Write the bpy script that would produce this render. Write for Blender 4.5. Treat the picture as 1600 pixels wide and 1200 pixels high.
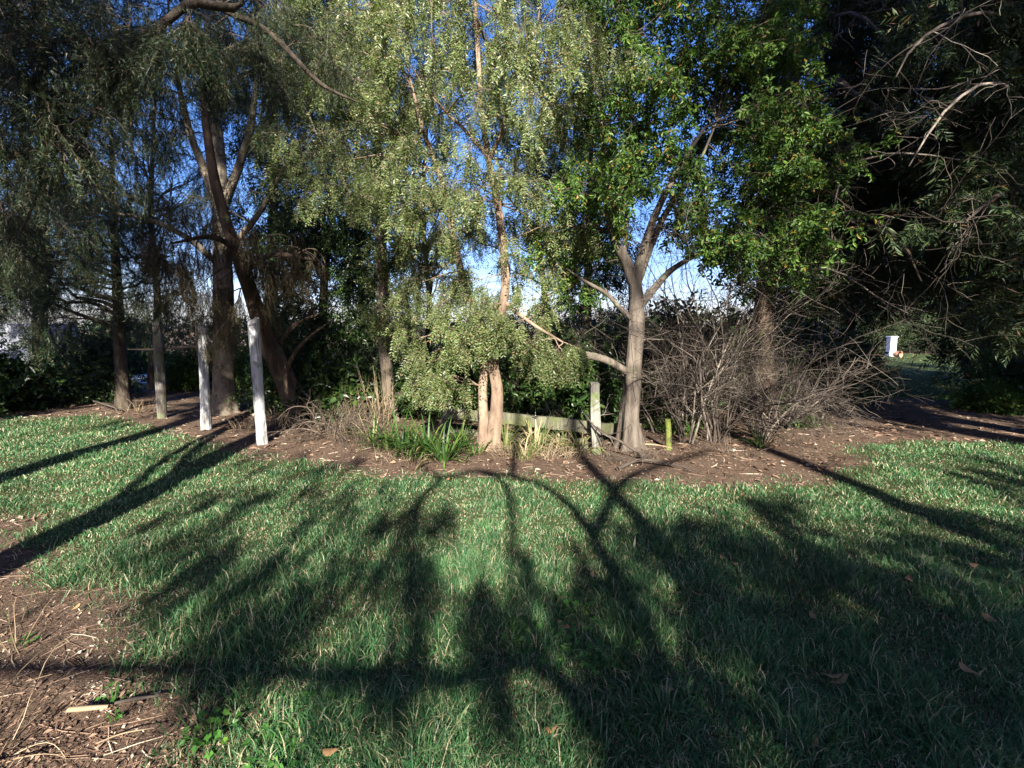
import bpy, math, time
import numpy as np
from mathutils import Vector
T0 = time.time()
rng = np.random.default_rng(11)
for o in list(bpy.data.objects): bpy.data.objects.remove(o)
sc = bpy.context.scene
COL = sc.collection
R = math.radians

# ------------------------------------------------------------------ camera
FPX = 740.0; CAMZ = 1.6; PITCH = math.atan(88 / 740.0)
cam = bpy.data.cameras.new('camera'); cam.sensor_width = 36; cam.lens = 36 * FPX / 1600; cam.clip_end = 2000; cam.clip_start = 0.05
co = bpy.data.objects.new('camera', cam); COL.objects.link(co)
co.location = (0, 0, CAMZ); co.rotation_euler = (R(90) - PITCH, 0, 0)
sc.camera = co

def ray(px, py):
    dx = (px - 800) / FPX; dv = (600 - py) / FPX
    cp, sp = math.cos(PITCH), math.sin(PITCH)
    return np.array([dx, cp + sp * dv, -sp + cp * dv])
def P(px, py, Y):
    r = ray(px, py); return np.array([0, 0, CAMZ]) + r * (Y / r[1])
def G(px, py):
    r = ray(px, py); return np.array([0, 0, CAMZ]) + r * (-CAMZ / r[2])

# ------------------------------------------------------------------ sun and sky
ELEV = 29.0
SUNH = np.array([-0.081, 1.0]); SUNH /= np.linalg.norm(SUNH)
Ldir = Vector((SUNH[0] * math.cos(R(ELEV)), SUNH[1] * math.cos(R(ELEV)), -math.sin(R(ELEV))))
sl = bpy.data.lights.new('sun', 'SUN'); sl.energy = 5.0; sl.angle = R(0.53); sl.color = (1.0, 0.93, 0.82)
so = bpy.data.objects.new('sun', sl); COL.objects.link(so); so.rotation_euler = Ldir.to_track_quat('-Z', 'Y').to_euler()
so.location = (0, -20, 30)
w = bpy.data.worlds.new('World'); sc.world = w; w.use_nodes = True
nt = w.node_tree; bg = nt.nodes['Background']
sky = nt.nodes.new('ShaderNodeTexSky'); sky.sky_type = 'NISHITA'; sky.sun_disc = False
sky.sun_elevation = R(ELEV); sky.sun_rotation = math.atan2(-SUNH[0], -SUNH[1]); sky.altitude = 50
sky.air_density = 1.1; sky.dust_density = 1.0; sky.ozone_density = 4.0
hs = nt.nodes.new('ShaderNodeHueSaturation'); hs.inputs['Saturation'].default_value = 1.2; nt.links.new(sky.outputs[0], hs.inputs['Color'])
tn = nt.nodes.new('ShaderNodeMix'); tn.data_type = 'RGBA'; tn.blend_type = 'MULTIPLY'; tn.inputs[0].default_value = 1; tn.inputs[7].default_value = (1.03, .93, 1.2, 1)
nt.links.new(hs.outputs[0], tn.inputs[6]); nt.links.new(tn.outputs[2], bg.inputs[0]); bg.inputs[1].default_value = 0.066
sc.view_settings.view_transform = 'Standard'; sc.view_settings.look = 'None'
sc.view_settings.exposure = 1.82; sc.view_settings.gamma = 1
sc.render.engine = 'CYCLES'
sc.cycles.max_bounces = 4; sc.cycles.diffuse_bounces = 1; sc.cycles.glossy_bounces = 1
sc.cycles.transmission_bounces = 2; sc.cycles.transparent_max_bounces = 4; sc.cycles.use_denoising = True; sc.cycles.denoiser = 'OPENIMAGEDENOISE'; sc.cycles.denoising_input_passes = 'RGB_ALBEDO_NORMAL'; sc.cycles.denoising_prefilter = 'ACCURATE'
sc.cycles.caustics_reflective = False; sc.cycles.caustics_refractive = False
sc.cycles.sample_clamp_indirect = 3.0

def cast(g, yc):
    """the point over y = yc whose shadow falls on g"""
    t = g[1] - yc
    return np.array([g[0] - SUNH[0] / SUNH[1] * t, yc, g[2] + math.tan(R(ELEV)) / SUNH[1] * t])

# ------------------------------------------------------------------ mesh helpers
class Acc:
    def __init__(s): s.V = []; s.F3 = []; s.F4 = []; s.n = 0
    def add(s, V, f3=None, f4=None):
        V = np.asarray(V, np.float32).reshape(-1, 3)
        s.V.append(V)
        if f3 is not None and len(f3): s.F3.append(np.asarray(f3, np.int32) + s.n)
        if f4 is not None and len(f4): s.F4.append(np.asarray(f4, np.int32) + s.n)
        s.n += len(V)
    def build(s, name, mat, parent=None, loc=(0, 0, 0), smooth=True):
        me = bpy.data.meshes.new(name)
        V = np.concatenate(s.V) if s.V else np.zeros((0, 3), np.float32)
        V = V - np.asarray(loc, np.float32)
        f3 = np.concatenate(s.F3) if s.F3 else np.zeros((0, 3), np.int32)
        f4 = np.concatenate(s.F4) if s.F4 else np.zeros((0, 4), np.int32)
        me.vertices.add(len(V)); me.vertices.foreach_set('co', V.ravel())
        me.loops.add(f3.size + f4.size)
        me.loops.foreach_set('vertex_index', np.concatenate([f3.ravel(), f4.ravel()]))
        n = len(f3) + len(f4); me.polygons.add(n)
        ls = np.concatenate([np.arange(len(f3)) * 3, f3.size + np.arange(len(f4)) * 4]).astype(np.int32)
        me.polygons.foreach_set('loop_start', ls)
        me.polygons.foreach_set('use_smooth', np.full(n, smooth, bool))
        me.materials.append(mat); me.update(calc_edges=True)
        o = bpy.data.objects.new(name, me); COL.objects.link(o)
        if parent is not None: o.parent = parent
        else: o.location = loc
        return o

def tag(o, label=None, cat=None, group=None, kind=None):
    if label: o['label'] = label
    if cat: o['category'] = cat
    if group: o['group'] = group
    if kind: o['kind'] = kind
    return o
def empty(name, loc, label, cat, group=None):
    o = bpy.data.objects.new(name, None); COL.objects.link(o); o.location = tuple(float(v) for v in loc); o.empty_display_size = .2
    return tag(o, label, cat, group)

def nrm(a): return a / (np.linalg.norm(a, axis=-1, keepdims=True) + 1e-9)

def tube_batch(Pt, Rd, sides=3):
    Pt = np.asarray(Pt, float); Rd = np.asarray(Rd, float)
    M, K, _ = Pt.shape
    T = nrm(np.gradient(Pt, axis=1))
    mt = np.abs(T.mean(1)); ref = np.zeros((M, 3)); ref[np.arange(M), mt.argmin(1)] = 1
    A = nrm(np.cross(T, ref[:, None, :])); B = np.cross(T, A)
    a = np.arange(sides) / sides * 2 * np.pi
    V = Pt[:, :, None, :] + Rd[:, :, None, None] * (np.cos(a)[None, None, :, None] * A[:, :, None, :] + np.sin(a)[None, None, :, None] * B[:, :, None, :])
    i = np.arange(M)[:, None, None] * K * sides; k = np.arange(K - 1)[None, :, None] * sides; s = np.arange(sides)[None, None, :]
    s2 = (s + 1) % sides
    f = np.stack([i + k + s, i + k + s2, i + k + sides + s2, i + k + sides + s], -1).reshape(-1, 4)
    return V.reshape(-1, 3), f

def catmull(C, K):
    C = np.asarray(C, float); n = len(C)
    E = np.vstack([2 * C[0] - C[1], C, 2 * C[-1] - C[-2]])
    d = np.r_[0, np.cumsum(np.linalg.norm(np.diff(C[:, :3], axis=0), axis=1))]
    u = np.interp(np.linspace(0, d[-1], K), d, np.arange(n))
    i = np.minimum(u.astype(int), n - 2); t = (u - i)[:, None]
    p0, p1, p2, p3 = E[i], E[i + 1], E[i + 2], E[i + 3]
    out = .5 * (2 * p1 + (p2 - p0) * t + (2 * p0 - 5 * p1 + 4 * p2 - p3) * t * t + (3 * p1 - p0 - 3 * p2 + p3) * t ** 3)
    out[:, 3:] = np.maximum(out[:, 3:], .002)
    return out

def stem_tube(acc, C, sides=12, K=None, lump=.06, cap=True, flute=0.0):
    """a trunk or limb through control points (x, y, z, r), with lumpy section"""
    C = np.asarray(C, float)
    L = np.linalg.norm(np.diff(C[:, :3], axis=0), axis=1).sum()
    big = C[:, 3].max() > .1
    if big: sides = 30
    K = K or int(min(170, max(8, L / (.045 if big else .07))))
    S = catmull(C, K)
    V, f = tube_batch(S[None, :, :3], S[None, :, 3], sides)
    V = V.reshape(K, sides, 3); c = S[:, None, :3]
    a = np.arange(sides) / sides * 2 * np.pi
    h = np.linspace(0, L, K)[:, None]
    ph = rng.uniform(0, 6.28, 6)
    g = 1 + lump * (np.sin(2 * a[None] + 2.1 * h + ph[0]) + .7 * np.sin(3 * a[None] - 3.3 * h + ph[1]) + .6 * np.sin(h * 9 + ph[2] + a[None])) / 1.5
    if flute:
        g = g + flute * np.exp(-h / .45) * np.cos(5 * a[None] + ph[3]) + .35 * flute * np.cos(4 * a[None] + ph[4] + 1.2 * h)
    if big:                                                   # furrowed bark: ridges that wander up the trunk
        wv = rng.uniform(0, 6.28, 5)
        rd = np.abs(np.sin(5.5 * a[None] + 1.1 * np.sin(2.3 * h + wv[0]) + wv[1])) * .55 + np.abs(np.sin(9 * a[None] + 1.4 * np.sin(3.7 * h + wv[2]) + wv[3])) * .45
        g = g + .075 * (rd - .6) + rng.normal(size=g.shape) * .008
        for _ in range(int(L * 1.2)):                         # knots and scars
            hk, ak = rng.uniform(.3, L), rng.uniform(0, 6.28); da = np.angle(np.exp(1j * (a[None] - ak)))
            q_ = ((h - hk) / .07) ** 2 + (da / .38) ** 2; g = g + .13 * np.exp(-q_) - .10 * np.exp(-q_ * 5)
    V = c + (V - c) * g[..., None]
    acc.add(V.reshape(-1, 3), f4=f)
    if cap:
        n = (K - 1) * sides; acc.add(np.vstack([V[-1], c[-1]]), f3=[(s, (s + 1) % sides, sides) for s in range(sides)])
    return S

def spawn(Pt, Rd, n, L, ang=(.4, 1.0), tr=(.2, 1.0), droop=0.0, wob=.15, K=5, rfac=.6, rmax=.02, rend=.0015, updir=0.0, lscale=None):
    """n children for every path: returns paths (M*n,K,3) and radii"""
    Pt = np.asarray(Pt); Rd = np.asarray(Rd); M, KK, _ = Pt.shape
    t = rng.uniform(tr[0], tr[1], (M, n)) * (KK - 1) * .999
    i = t.astype(int); fr = (t - i)[..., None]; m = np.arange(M)[:, None]
    p = Pt[m, i] * (1 - fr) + Pt[m, i + 1] * fr
    tan = nrm(Pt[m, i + 1] - Pt[m, i])
    r0 = np.minimum((Rd[m, i] * (1 - fr[..., 0]) + Rd[m, i + 1] * fr[..., 0]) * rfac, rmax)
    q = rng.normal(size=(M, n, 3)); q = nrm(q - (q * tan).sum(-1, keepdims=True) * tan)
    a = rng.uniform(ang[0], ang[1], (M, n))[..., None]
    d = nrm(np.cos(a) * tan + np.sin(a) * q + np.array([0, 0, updir]))
    l = rng.uniform(L[0], L[1], (M, n))[..., None] / (K - 1)
    if lscale is not None: l = l * np.asarray(lscale)[:, None, None]
    out = [p]; cur = p
    for k in range(K - 1):
        d = nrm(d + wob * rng.normal(size=d.shape) + np.array([0, 0, -droop]))
        cur = cur + d * l; out.append(cur)
    Q = np.stack(out, 2).reshape(M * n, K, 3)
    rr = np.linspace(1, 0, K)[None] * (r0.reshape(-1, 1) - rend) + rend
    return Q, np.maximum(rr, rend)

# ------------------------------------------------------------------ leaf sprays
def leaf4(base, d, nrmv, L, W, fold=.25):
    s = np.cross(nrmv, d); m = base + d * L * .45 + nrmv * fold * W
    return [base, m + s * W / 2, base + d * L, m - s * W / 2]
def tpl_pinnate(n=9, L=.040, W=.015, ln=.25, seed=0):
    r = np.random.default_rng(seed); V = []; F = []
    for i in range(n):
        x = (i + .6) / n * ln
        for sg in (-1, 1):
            a = R(r.uniform(40, 65)); d = np.array([math.cos(a), sg * math.sin(a), r.normal() * .35]); d /= np.linalg.norm(d)
            nv = nrm(np.array([r.normal() * .5, r.normal() * .5, 1.0])); nv = nrm(nv - nv.dot(d) * d)
            k = len(V); l = L * r.uniform(.75, 1.2)
            V += leaf4(np.array([x, 0, -.25 * x * x / ln * 1.0]), d, nv, l, W * r.uniform(.8, 1.2)); F += [(k, k + 1, k + 2), (k, k + 2, k + 3)]
    k = len(V); V += [np.array([0, -.001, 0]), np.array([0, .001, 0]), np.array([ln, 0, -.25 * ln])]; F.append((k, k + 1, k + 2))
    return np.array(V), np.array(F)
def tpl_needle(n=44, L=.031, W=.0047, ln=.30, seed=0, flat=.45):
    r = np.random.default_rng(seed); V = []; F = []
    for i in range(n):
        x = (i + .5) / n * ln; a = r.uniform(0, 6.28); t = R(r.uniform(38, 62))
        d = nrm(np.array([math.cos(t), math.sin(t) * math.cos(a), math.sin(t) * math.sin(a) * flat]))
        s = nrm(np.cross(d, r.normal(size=3))) * W / 2; b = np.array([x, 0, -.3 * x * x / ln]); k = len(V)
        V += [b + s, b - s, b + d * L * r.uniform(.8, 1.2)]; F.append((k, k + 1, k + 2))
    k = len(V); V += [np.array([0, -.002, 0]), np.array([0, .002, 0]), np.array([ln, 0, -.3 * ln])]; F.append((k, k + 1, k + 2))
    return np.array(V), np.array(F)
def tpl_broad(n=9, L=.085, W=.036, ln=.26, seed=0, droop=.5):
    r = np.random.default_rng(seed); V = []; F = []
    for i in range(n):
        x = (.15 + .85 * (i + .5) / n) * ln; a = i * 2.4 + r.normal() * .3; t = R(r.uniform(35, 75))
        d = np.array([math.cos(t), math.sin(t) * math.cos(a), math.sin(t) * math.sin(a) * .7 - droop * .3]); d = nrm(d)
        nv = np.array([.0, 0, 1.0]) + r.normal(size=3) * .4; nv = nrm(nv - nv.dot(d) * d); s = np.cross(nv, d)
        l = L * r.uniform(.7, 1.2); wd = W * r.uniform(.8, 1.2); b = np.array([x, 0, 0]); k = len(V)
        up = nv * wd * .22; tip = b + d * l - nv * l * .12
        V += [b, b + d * l * .3 + s * wd * .45 + up, b + d * l * .68 + s * wd * .42 + up * .8, tip, b + d * l * .68 - s * wd * .42 + up * .8, b + d * l * .3 - s * wd * .45 + up]
        F += [(k, k + 1, k + 2), (k, k + 2, k + 3), (k, k + 3, k + 4), (k, k + 4, k + 5)]
    k = len(V); V += [np.array([0, -.0025, 0]), np.array([0, .0025, 0]), np.array([ln, 0, 0])]; F.append((k, k + 1, k + 2))
    return np.array(V), np.array(F)
def tpl_cypress(n=10, L=.11, W=.014, ln=.30, seed=0):
    r = np.random.default_rng(seed); V = []; F = []
    for i in range(n):
        x = (i + .3) / n * ln
        for sg in (-1, 1):
            a = R(r.uniform(28, 60)); d = nrm(np.array([math.cos(a), sg * math.sin(a), r.normal() * .4 - .1]))
            nv = nrm(np.array([r.normal() * .4, r.normal() * .4, 1.])); nv = nrm(nv - nv.dot(d) * d); k = len(V)
            V += leaf4(np.array([x, 0, -.15 * x]), d, nv, L * (1.15 - .6 * i / n) * r.uniform(.7, 1.2), W * r.uniform(.8, 1.3), .1); F += [(k, k + 1, k + 2), (k, k + 2, k + 3)]
    return np.array(V), np.array(F)
TP = {
    'pinnate': [tpl_pinnate(seed=s) for s in range(4)],
    'needle': [tpl_needle(seed=s) for s in range(4)],
    'broad': [tpl_broad(seed=s) for s in range(4)],
    'small': [tpl_broad(11, .045, .02, .22, seed=s) for s in range(4)],
    'cypress': [tpl_cypress(seed=s) for s in range(4)],
    'card': [tpl_broad(9, .16, .075, .5, seed=s) for s in range(3)],
}
def sprays(acc, Q, n, tpl, size, down=.4, rnd=.5, tr=(.2, 1.0)):
    """n sprays along each path Q (M,K,3)"""
    M, K, _ = Q.shape
    t = rng.uniform(tr[0], tr[1], (M, n)) * (K - 1) * .999; i = t.astype(int); fr = (t - i)[..., None]; m = np.arange(M)[:, None]
    p = (Q[m, i] * (1 - fr) + Q[m, i + 1] * fr).reshape(-1, 3)
    tan = nrm(Q[m, i + 1] - Q[m, i]).reshape(-1, 3)
    N = len(p)
    X = nrm(tan * .6 + rng.normal(size=(N, 3)) * rnd + np.array([0, 0, -down]))
    Z = nrm(np.array([0, 0, 1.0]) + rng.normal(size=(N, 3)) * .6); Z = nrm(Z - (Z * X).sum(1, keepdims=True) * X)
    Yv = np.cross(Z, X); s = size * rng.uniform(.7, 1.25, N)
    B = np.stack([X, Yv, Z], 1) * s[:, None, None]           # rows are basis vectors
    which = rng.integers(0, len(TP[tpl]), N)
    for k, (V, F) in enumerate(TP[tpl]):
        sel = np.where(which == k)[0]
        if not len(sel): continue
        W = np.einsum('vi,nij->nvj', V, B[sel]) + p[sel][:, None, :]
        f = (F[None] + (np.arange(len(sel)) * len(V))[:, None, None]).reshape(-1, F.shape[1])
        acc.add(W.reshape(-1, 3), f3=f)

# ------------------------------------------------------------------ materials
def mat(name):
    m = bpy.data.materials.new(name); m.use_nodes = True; n = m.node_tree
    return m, n, n.nodes['Principled BSDF'], n.links
def ramp(n, stops, interp='LINEAR'):
    r = n.nodes.new('ShaderNodeValToRGB'); r.color_ramp.interpolation = interp
    e = r.color_ramp.elements
    while len(e) < len(stops): e.new(.5)
    for el, (p, c) in zip(e, stops): el.position = p; el.color = (*c, 1)
    return r
def noise(n, scale, detail=4, rough=.6, coord='Object', vec=None, sx=None):
    tc = n.nodes.new('ShaderNodeTexCoord'); t = n.nodes.new('ShaderNodeTexNoise')
    t.inputs['Scale'].default_value = scale; t.inputs['Detail'].default_value = detail; t.inputs['Roughness'].default_value = rough
    if sx:
        mp = n.nodes.new('ShaderNodeMapping'); mp.inputs['Scale'].default_value = sx; n.links.new(tc.outputs[coord], mp.inputs[0]); n.links.new(mp.outputs[0], t.inputs[0])
    else: n.links.new(tc.outputs[coord], t.inputs[0])
    return t
def mixc(n, fac, a, b, mode='MIX'):
    m = n.nodes.new('ShaderNodeMix'); m.data_type = 'RGBA'; m.blend_type = mode
    for sock, v in ((m.inputs[0], fac), (m.inputs[6], a), (m.inputs[7], b)):
        if hasattr(v, 'links') or hasattr(v, 'is_linked'): n.links.new(v, sock)
        elif isinstance(v, (int, float)): sock.default_value = v
        else: sock.default_value = (*v, 1)
    return m.outputs[2]
def leaf_mat(name, stops, rough=.45, trans=.25, spec=.5, var=.5):
    m, n, b, L = mat(name)
    g = n.nodes.new('ShaderNodeNewGeometry'); r = ramp(n, stops); L.new(g.outputs['Random Per Island'], r.inputs[0])
    t = noise(n, 1.3, 2); mr = n.nodes.new('ShaderNodeMapRange'); mr.inputs[1].default_value = .3; mr.inputs[2].default_value = .7
    mr.inputs[3].default_value = 1 - var; mr.inputs[4].default_value = 1 + var * .6; L.new(t.outputs[0], mr.inputs[0])
    mx = n.nodes.new('ShaderNodeMix'); mx.data_type = 'RGBA'; mx.blend_type = 'MULTIPLY'; mx.inputs[0].default_value = 1
    L.new(r.outputs[0], mx.inputs[6]); L.new(mr.outputs[0], mx.inputs[7]); c = mx.outputs[2]
    L.new(c, b.inputs['Base Color']); b.inputs['Roughness'].default_value = rough; b.inputs['Specular IOR Level'].default_value = spec
    if trans:
        tr = n.nodes.new('ShaderNodeBsdfTranslucent'); tc = mixc(n, 1.0, c, (1.2, 1.3, .5), 'MULTIPLY'); L.new(tc, tr.inputs[0])
        ms = n.nodes.new('ShaderNodeMixShader'); ms.inputs[0].default_value = trans
        L.new(b.outputs[0], ms.inputs[1]); L.new(tr.outputs[0], ms.inputs[2]); L.new(ms.outputs[0], n.nodes['Material Output'].inputs[0])
    return m
def bump(n, L, b, h, strength=.5, dist=.02):
    bp = n.nodes.new('ShaderNodeBump'); bp.inputs['Strength'].default_value = strength; bp.inputs['Distance'].default_value = dist
    L.new(h, bp.inputs['Height']); L.new(bp.outputs[0], b.inputs['Normal'])
def bark_mat(name, dark, light, lich=None, lich_at=.6, sc_=9, stretch=.25, bmp=.7, lich_scale=5):
    m, n, b, L = mat(name)
    t = noise(n, sc_, 6, .65, sx=(1, 1, stretch)); r = ramp(n, [(.32, dark), (.5, tuple((a + c) / 2 for a, c in zip(dark, light))), (.68, light)])
    L.new(t.outputs[0], r.inputs[0]); c = r.outputs[0]
    if lich:
        t2 = noise(n, lich_scale, 5, .7); r2 = ramp(n, [(lich_at - .05, (0, 0, 0)), (lich_at + .05, (1, 1, 1))]); L.new(t2.outputs[0], r2.inputs[0])
        c = mixc(n, r2.outputs[0], c, lich)
    L.new(c, b.inputs['Base Color']); b.inputs['Roughness'].default_value = .9; b.inputs['Specular IOR Level'].default_value = .2
    bump(n, L, b, t.outputs[0], min(1, bmp * 1.3), .05)
    return m
def plain_mat(name, stops, rough=.85, scale=8):
    m, n, b, L = mat(name); g = n.nodes.new('ShaderNodeNewGeometry'); r = ramp(n, stops)
    t = noise(n, scale, 3); a = n.nodes.new('ShaderNodeMath'); a.operation = 'ADD'; a.inputs[1].default_value = -.5
    L.new(t.outputs[0], a.inputs[0]); a2 = n.nodes.new('ShaderNodeMath'); a2.operation = 'ADD'
    L.new(a.outputs[0], a2.inputs[0]); L.new(g.outputs['Random Per Island'], a2.inputs[1]); L.new(a2.outputs[0], r.inputs[0])
    L.new(r.outputs[0], b.inputs['Base Color']); b.inputs['Roughness'].default_value = rough; b.inputs['Specular IOR Level'].default_value = .25
    return m
M = {}
M['weep'] = leaf_mat('weeping_foliage', [(0, (.07, .115, .035)), (.5, (.145, .195, .065)), (.85, (.235, .265, .11)), (1, (.25, .17, .10))], .42, .28, .5)
M['laurel'] = leaf_mat('laurel_foliage', [(0, (.03, .075, .016)), (.6, (.07, .145, .026)), (.93, (.14, .21, .035)), (.985, (.26, .15, .03)), (1, (.28, .17, .05))], .5, .25, .3)
M['needle'] = leaf_mat('needle_foliage', [(0, (.012, .025, .01)), (.6, (.025, .045, .016)), (.85, (.045, .065, .024)), (1, (.11, .065, .03))], .5, .1, .4)
M['deadneedle'] = leaf_mat('dry_needle_foliage', [(0, (.03, .035, .016)), (.5, (.065, .055, .028)), (1, (.14, .10, .055))], .7, .1, .2)
M['cypress'] = leaf_mat('cypress_foliage', [(0, (.014, .03, .012)), (.6, (.03, .055, .018)), (.92, (.06, .085, .025)), (1, (.13, .065, .03))], .5, .08, .35)
M['darkleaf'] = leaf_mat('dark_evergreen_foliage', [(0, (.018, .04, .012)), (.6, (.035, .075, .018)), (1, (.08, .12, .03))], .32, .15, .5)
M['greyleaf'] = leaf_mat('grey_green_foliage', [(0, (.05, .07, .03)), (1, (.13, .16, .07))], .45, .2, .4)
M['bark_pale'] = bark_mat('pale_smooth_bark', (.12, .08, .055), (.30, .225, .16), (.10, .075, .055), .60, 6, .4, .5, 3)
M['bark_grey'] = bark_mat('grey_fissured_bark', (.05, .04, .032), (.185, .155, .125), (.19, .20, .11), .64, 11, .16, .9)
M['bark_patch'] = bark_mat('patchy_grey_bark', (.10, .08, .06), (.26, .22, .17), (.06, .05, .035), .57, 5, .5, .5, 4)
M['bark_brown'] = bark_mat('brown_bark', (.035, .025, .018), (.13, .09, .062), (.14, .15, .06), .62, 8, .25, .9)
M['bark_dark'] = bark_mat('dark_bark', (.025, .02, .016), (.10, .08, .06), (.16, .17, .10), .66, 9, .3, .9)
M['twig'] = plain_mat('brown_twig', [(0, (.05, .038, .03)), (1, (.15, .115, .085))])
M['twig_grey'] = plain_mat('grey_twig', [(0, (.028, .022, .018)), (.7, (.085, .068, .055)), (1, (.22, .19, .155))])
M['straw'] = plain_mat('dry_straw', [(0, (.12, .085, .05)), (.6, (.28, .21, .13)), (1, (.42, .34, .23))])
M['strap'] = leaf_mat('strap_leaf', [(0, (.02, .06, .016)), (.55, (.05, .11, .022)), (.86, (.10, .16, .035)), (.93, (.27, .2, .07)), (1, (.33, .25, .13))], .45, .2, .3, .3)
M['strap_dry'] = leaf_mat('half_dry_strap_leaf', [(0, (.06, .11, .03)), (.5, (.16, .21, .06)), (.6, (.36, .29, .15)), (1, (.55, .45, .28))], .45, .2, .4, .3)
M['weed'] = leaf_mat('weed_leaf', [(0, (.03, .10, .015)), (.7, (.07, .19, .03)), (1, (.14, .26, .04))], .4, .25, .4, .3)
M['litterleaf'] = leaf_mat('fallen_leaf', [(0, (.22, .09, .035)), (.5, (.33, .17, .07)), (1, (.46, .36, .22))], .6, .1, .3, .2)

# ------------------------------------------------------------------ ground
def poly_sd(pts, poly):
    """signed distance to a polygon, positive inside"""
    poly = np.asarray(poly); x, y = pts[:, 0], pts[:, 1]
    ins = np.zeros(len(pts), bool); dm = np.full(len(pts), 1e9)
    for i in range(len(poly)):
        a, b = poly[i], poly[(i + 1) % len(poly)]
        c = (a[1] > y) != (b[1] > y)
        with np.errstate(divide='ignore', invalid='ignore'):
            ins ^= c & (x < (b[0] - a[0]) * (y - a[1]) / (b[1] - a[1] + 1e-12) + a[0])
        ab = b - a; t = np.clip(((pts - a) @ ab) / (ab @ ab + 1e-12), 0, 1)
        dm = np.minimum(dm, np.linalg.norm(pts - (a + t[:, None] * ab), axis=1))
    return np.where(ins, dm, -dm)
LAWN = [(-600, 652), (0, 655), (130, 650), (200, 655), (250, 668), (330, 693), (420, 714), (520, 730), (620, 742), (700, 742), (760, 746), (850, 746), (920, 746),
        (1000, 752), (1150, 756), (1290, 748), (1345, 730), (1335, 703), (1400, 690), (1700, 690), (2600, 700), (3500, 900), (2600, 1700), (420, 1500), (345, 1200), (305, 1110),
        (285, 1050), (225, 975), (165, 915), (88, 862), (0, 800), (-300, 748), (-700, 695)]
PATH = [(1345, 622), (1480, 624), (1560, 600), (1520, 575), (1490, 552), (1380, 552), (1372, 580)]
LAWNW = np.array([G(*p)[:2] for p in LAWN]); PATHW = np.array([G(*p)[:2] for p in PATH])
_k = rng.normal(size=(7, 2)) * np.array([1.3, 1.3]); _p = rng.uniform(0, 6.28, 7)
def wave(x, y):
    s = 0
    for k, p in zip(_k, _p): s = s + np.sin(k[0] * x * 2 + k[1] * y * 2 + p)
    return s / 7
def hz(x, y):
    f = np.clip(1 - np.hypot(x, y - 5) / 40, 0, 1)
    return .025 * f * (np.sin(.9 * x + .4 * y) + np.sin(1.7 * y - .6 * x + 1) * .6 + .5 * wave(x, y)) - .02
def lawn_sd(x, y):
    pts = np.stack([x, y], 1); d = np.maximum(poly_sd(pts, LAWNW), poly_sd(pts, PATHW) - .05)
    bare = [(770, 1000, .0), ]
    return d + .2 * wave(1.7 * x, 1.7 * y) + .14 * wave(5 * y, 5 * x)
xs = np.unique(np.r_[np.linspace(-400, -60, 12), np.linspace(-60, -14, 40), np.arange(-14, 16, .09), np.linspace(16, 60, 40), np.linspace(60, 400, 12)])
ys = np.unique(np.r_[np.linspace(-300, -20, 14), np.linspace(-20, .6, 30), np.arange(.6, 12, .08), np.linspace(12, 40, 90), np.linspace(40, 500, 16)])
XX, YY = np.meshgrid(xs, ys); fx, fy = XX.ravel(), YY.ravel()
LS = lawn_sd(fx, fy)
a = Acc(); nx, ny = len(xs), len(ys)
i0 = (np.arange(ny - 1)[:, None] * nx + np.arange(nx - 1)[None]).ravel()
a.add(np.stack([fx, fy, hz(fx, fy)], 1), f4=np.stack([i0, i0 + 1, i0 + nx + 1, i0 + nx], 1))
m, n, b, L = mat('ground_soil_and_turf')
at = n.nodes.new('ShaderNodeAttribute'); at.attribute_name = 'lawn'
t1 = noise(n, 14, 6, .7); t2 = noise(n, 60, 5, .7); t3 = noise(n, 2.2, 4)
soil = ramp(n, [(.3, (.035, .024, .017)), (.46, (.08, .054, .039)), (.6, (.17, .12, .087)), (.75, (.38, .30, .23))]); L.new(t2.outputs[0], soil.inputs[0])
soil2 = mixc(n, .45, soil.outputs[0], mixc(n, t3.outputs[0], (.07, .048, .034), (.24, .17, .12)))
turf = ramp(n, [(.3, (.02, .035, .012)), (.5, (.05, .075, .025)), (.68, (.12, .11, .05))]); L.new(t2.outputs[0], turf.inputs[0])
ad = n.nodes.new('ShaderNodeMath'); ad.operation = 'MULTIPLY_ADD'; ad.inputs[1].default_value = .25; L.new(t1.outputs[0], ad.inputs[0]); L.new(at.outputs['Fac'], ad.inputs[2])
mr = n.nodes.new('ShaderNodeMapRange'); mr.inputs[1].default_value = .08; mr.inputs[2].default_value = .2; L.new(ad.outputs[0], mr.inputs[0])
L.new(mixc(n, mr.outputs[0], soil2, turf.outputs[0]), b.inputs['Base Color']); b.inputs['Roughness'].default_value = 1; b.inputs['Specular IOR Level'].default_value = .1
bump(n, L, b, t2.outputs[0], .9, .03)
go = a.build('ground', m); tag(go, kind='structure')
at_ = go.data.attributes.new('lawn', 'FLOAT', 'POINT'); at_.data.foreach_set('value', LS.astype(np.float32))

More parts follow.
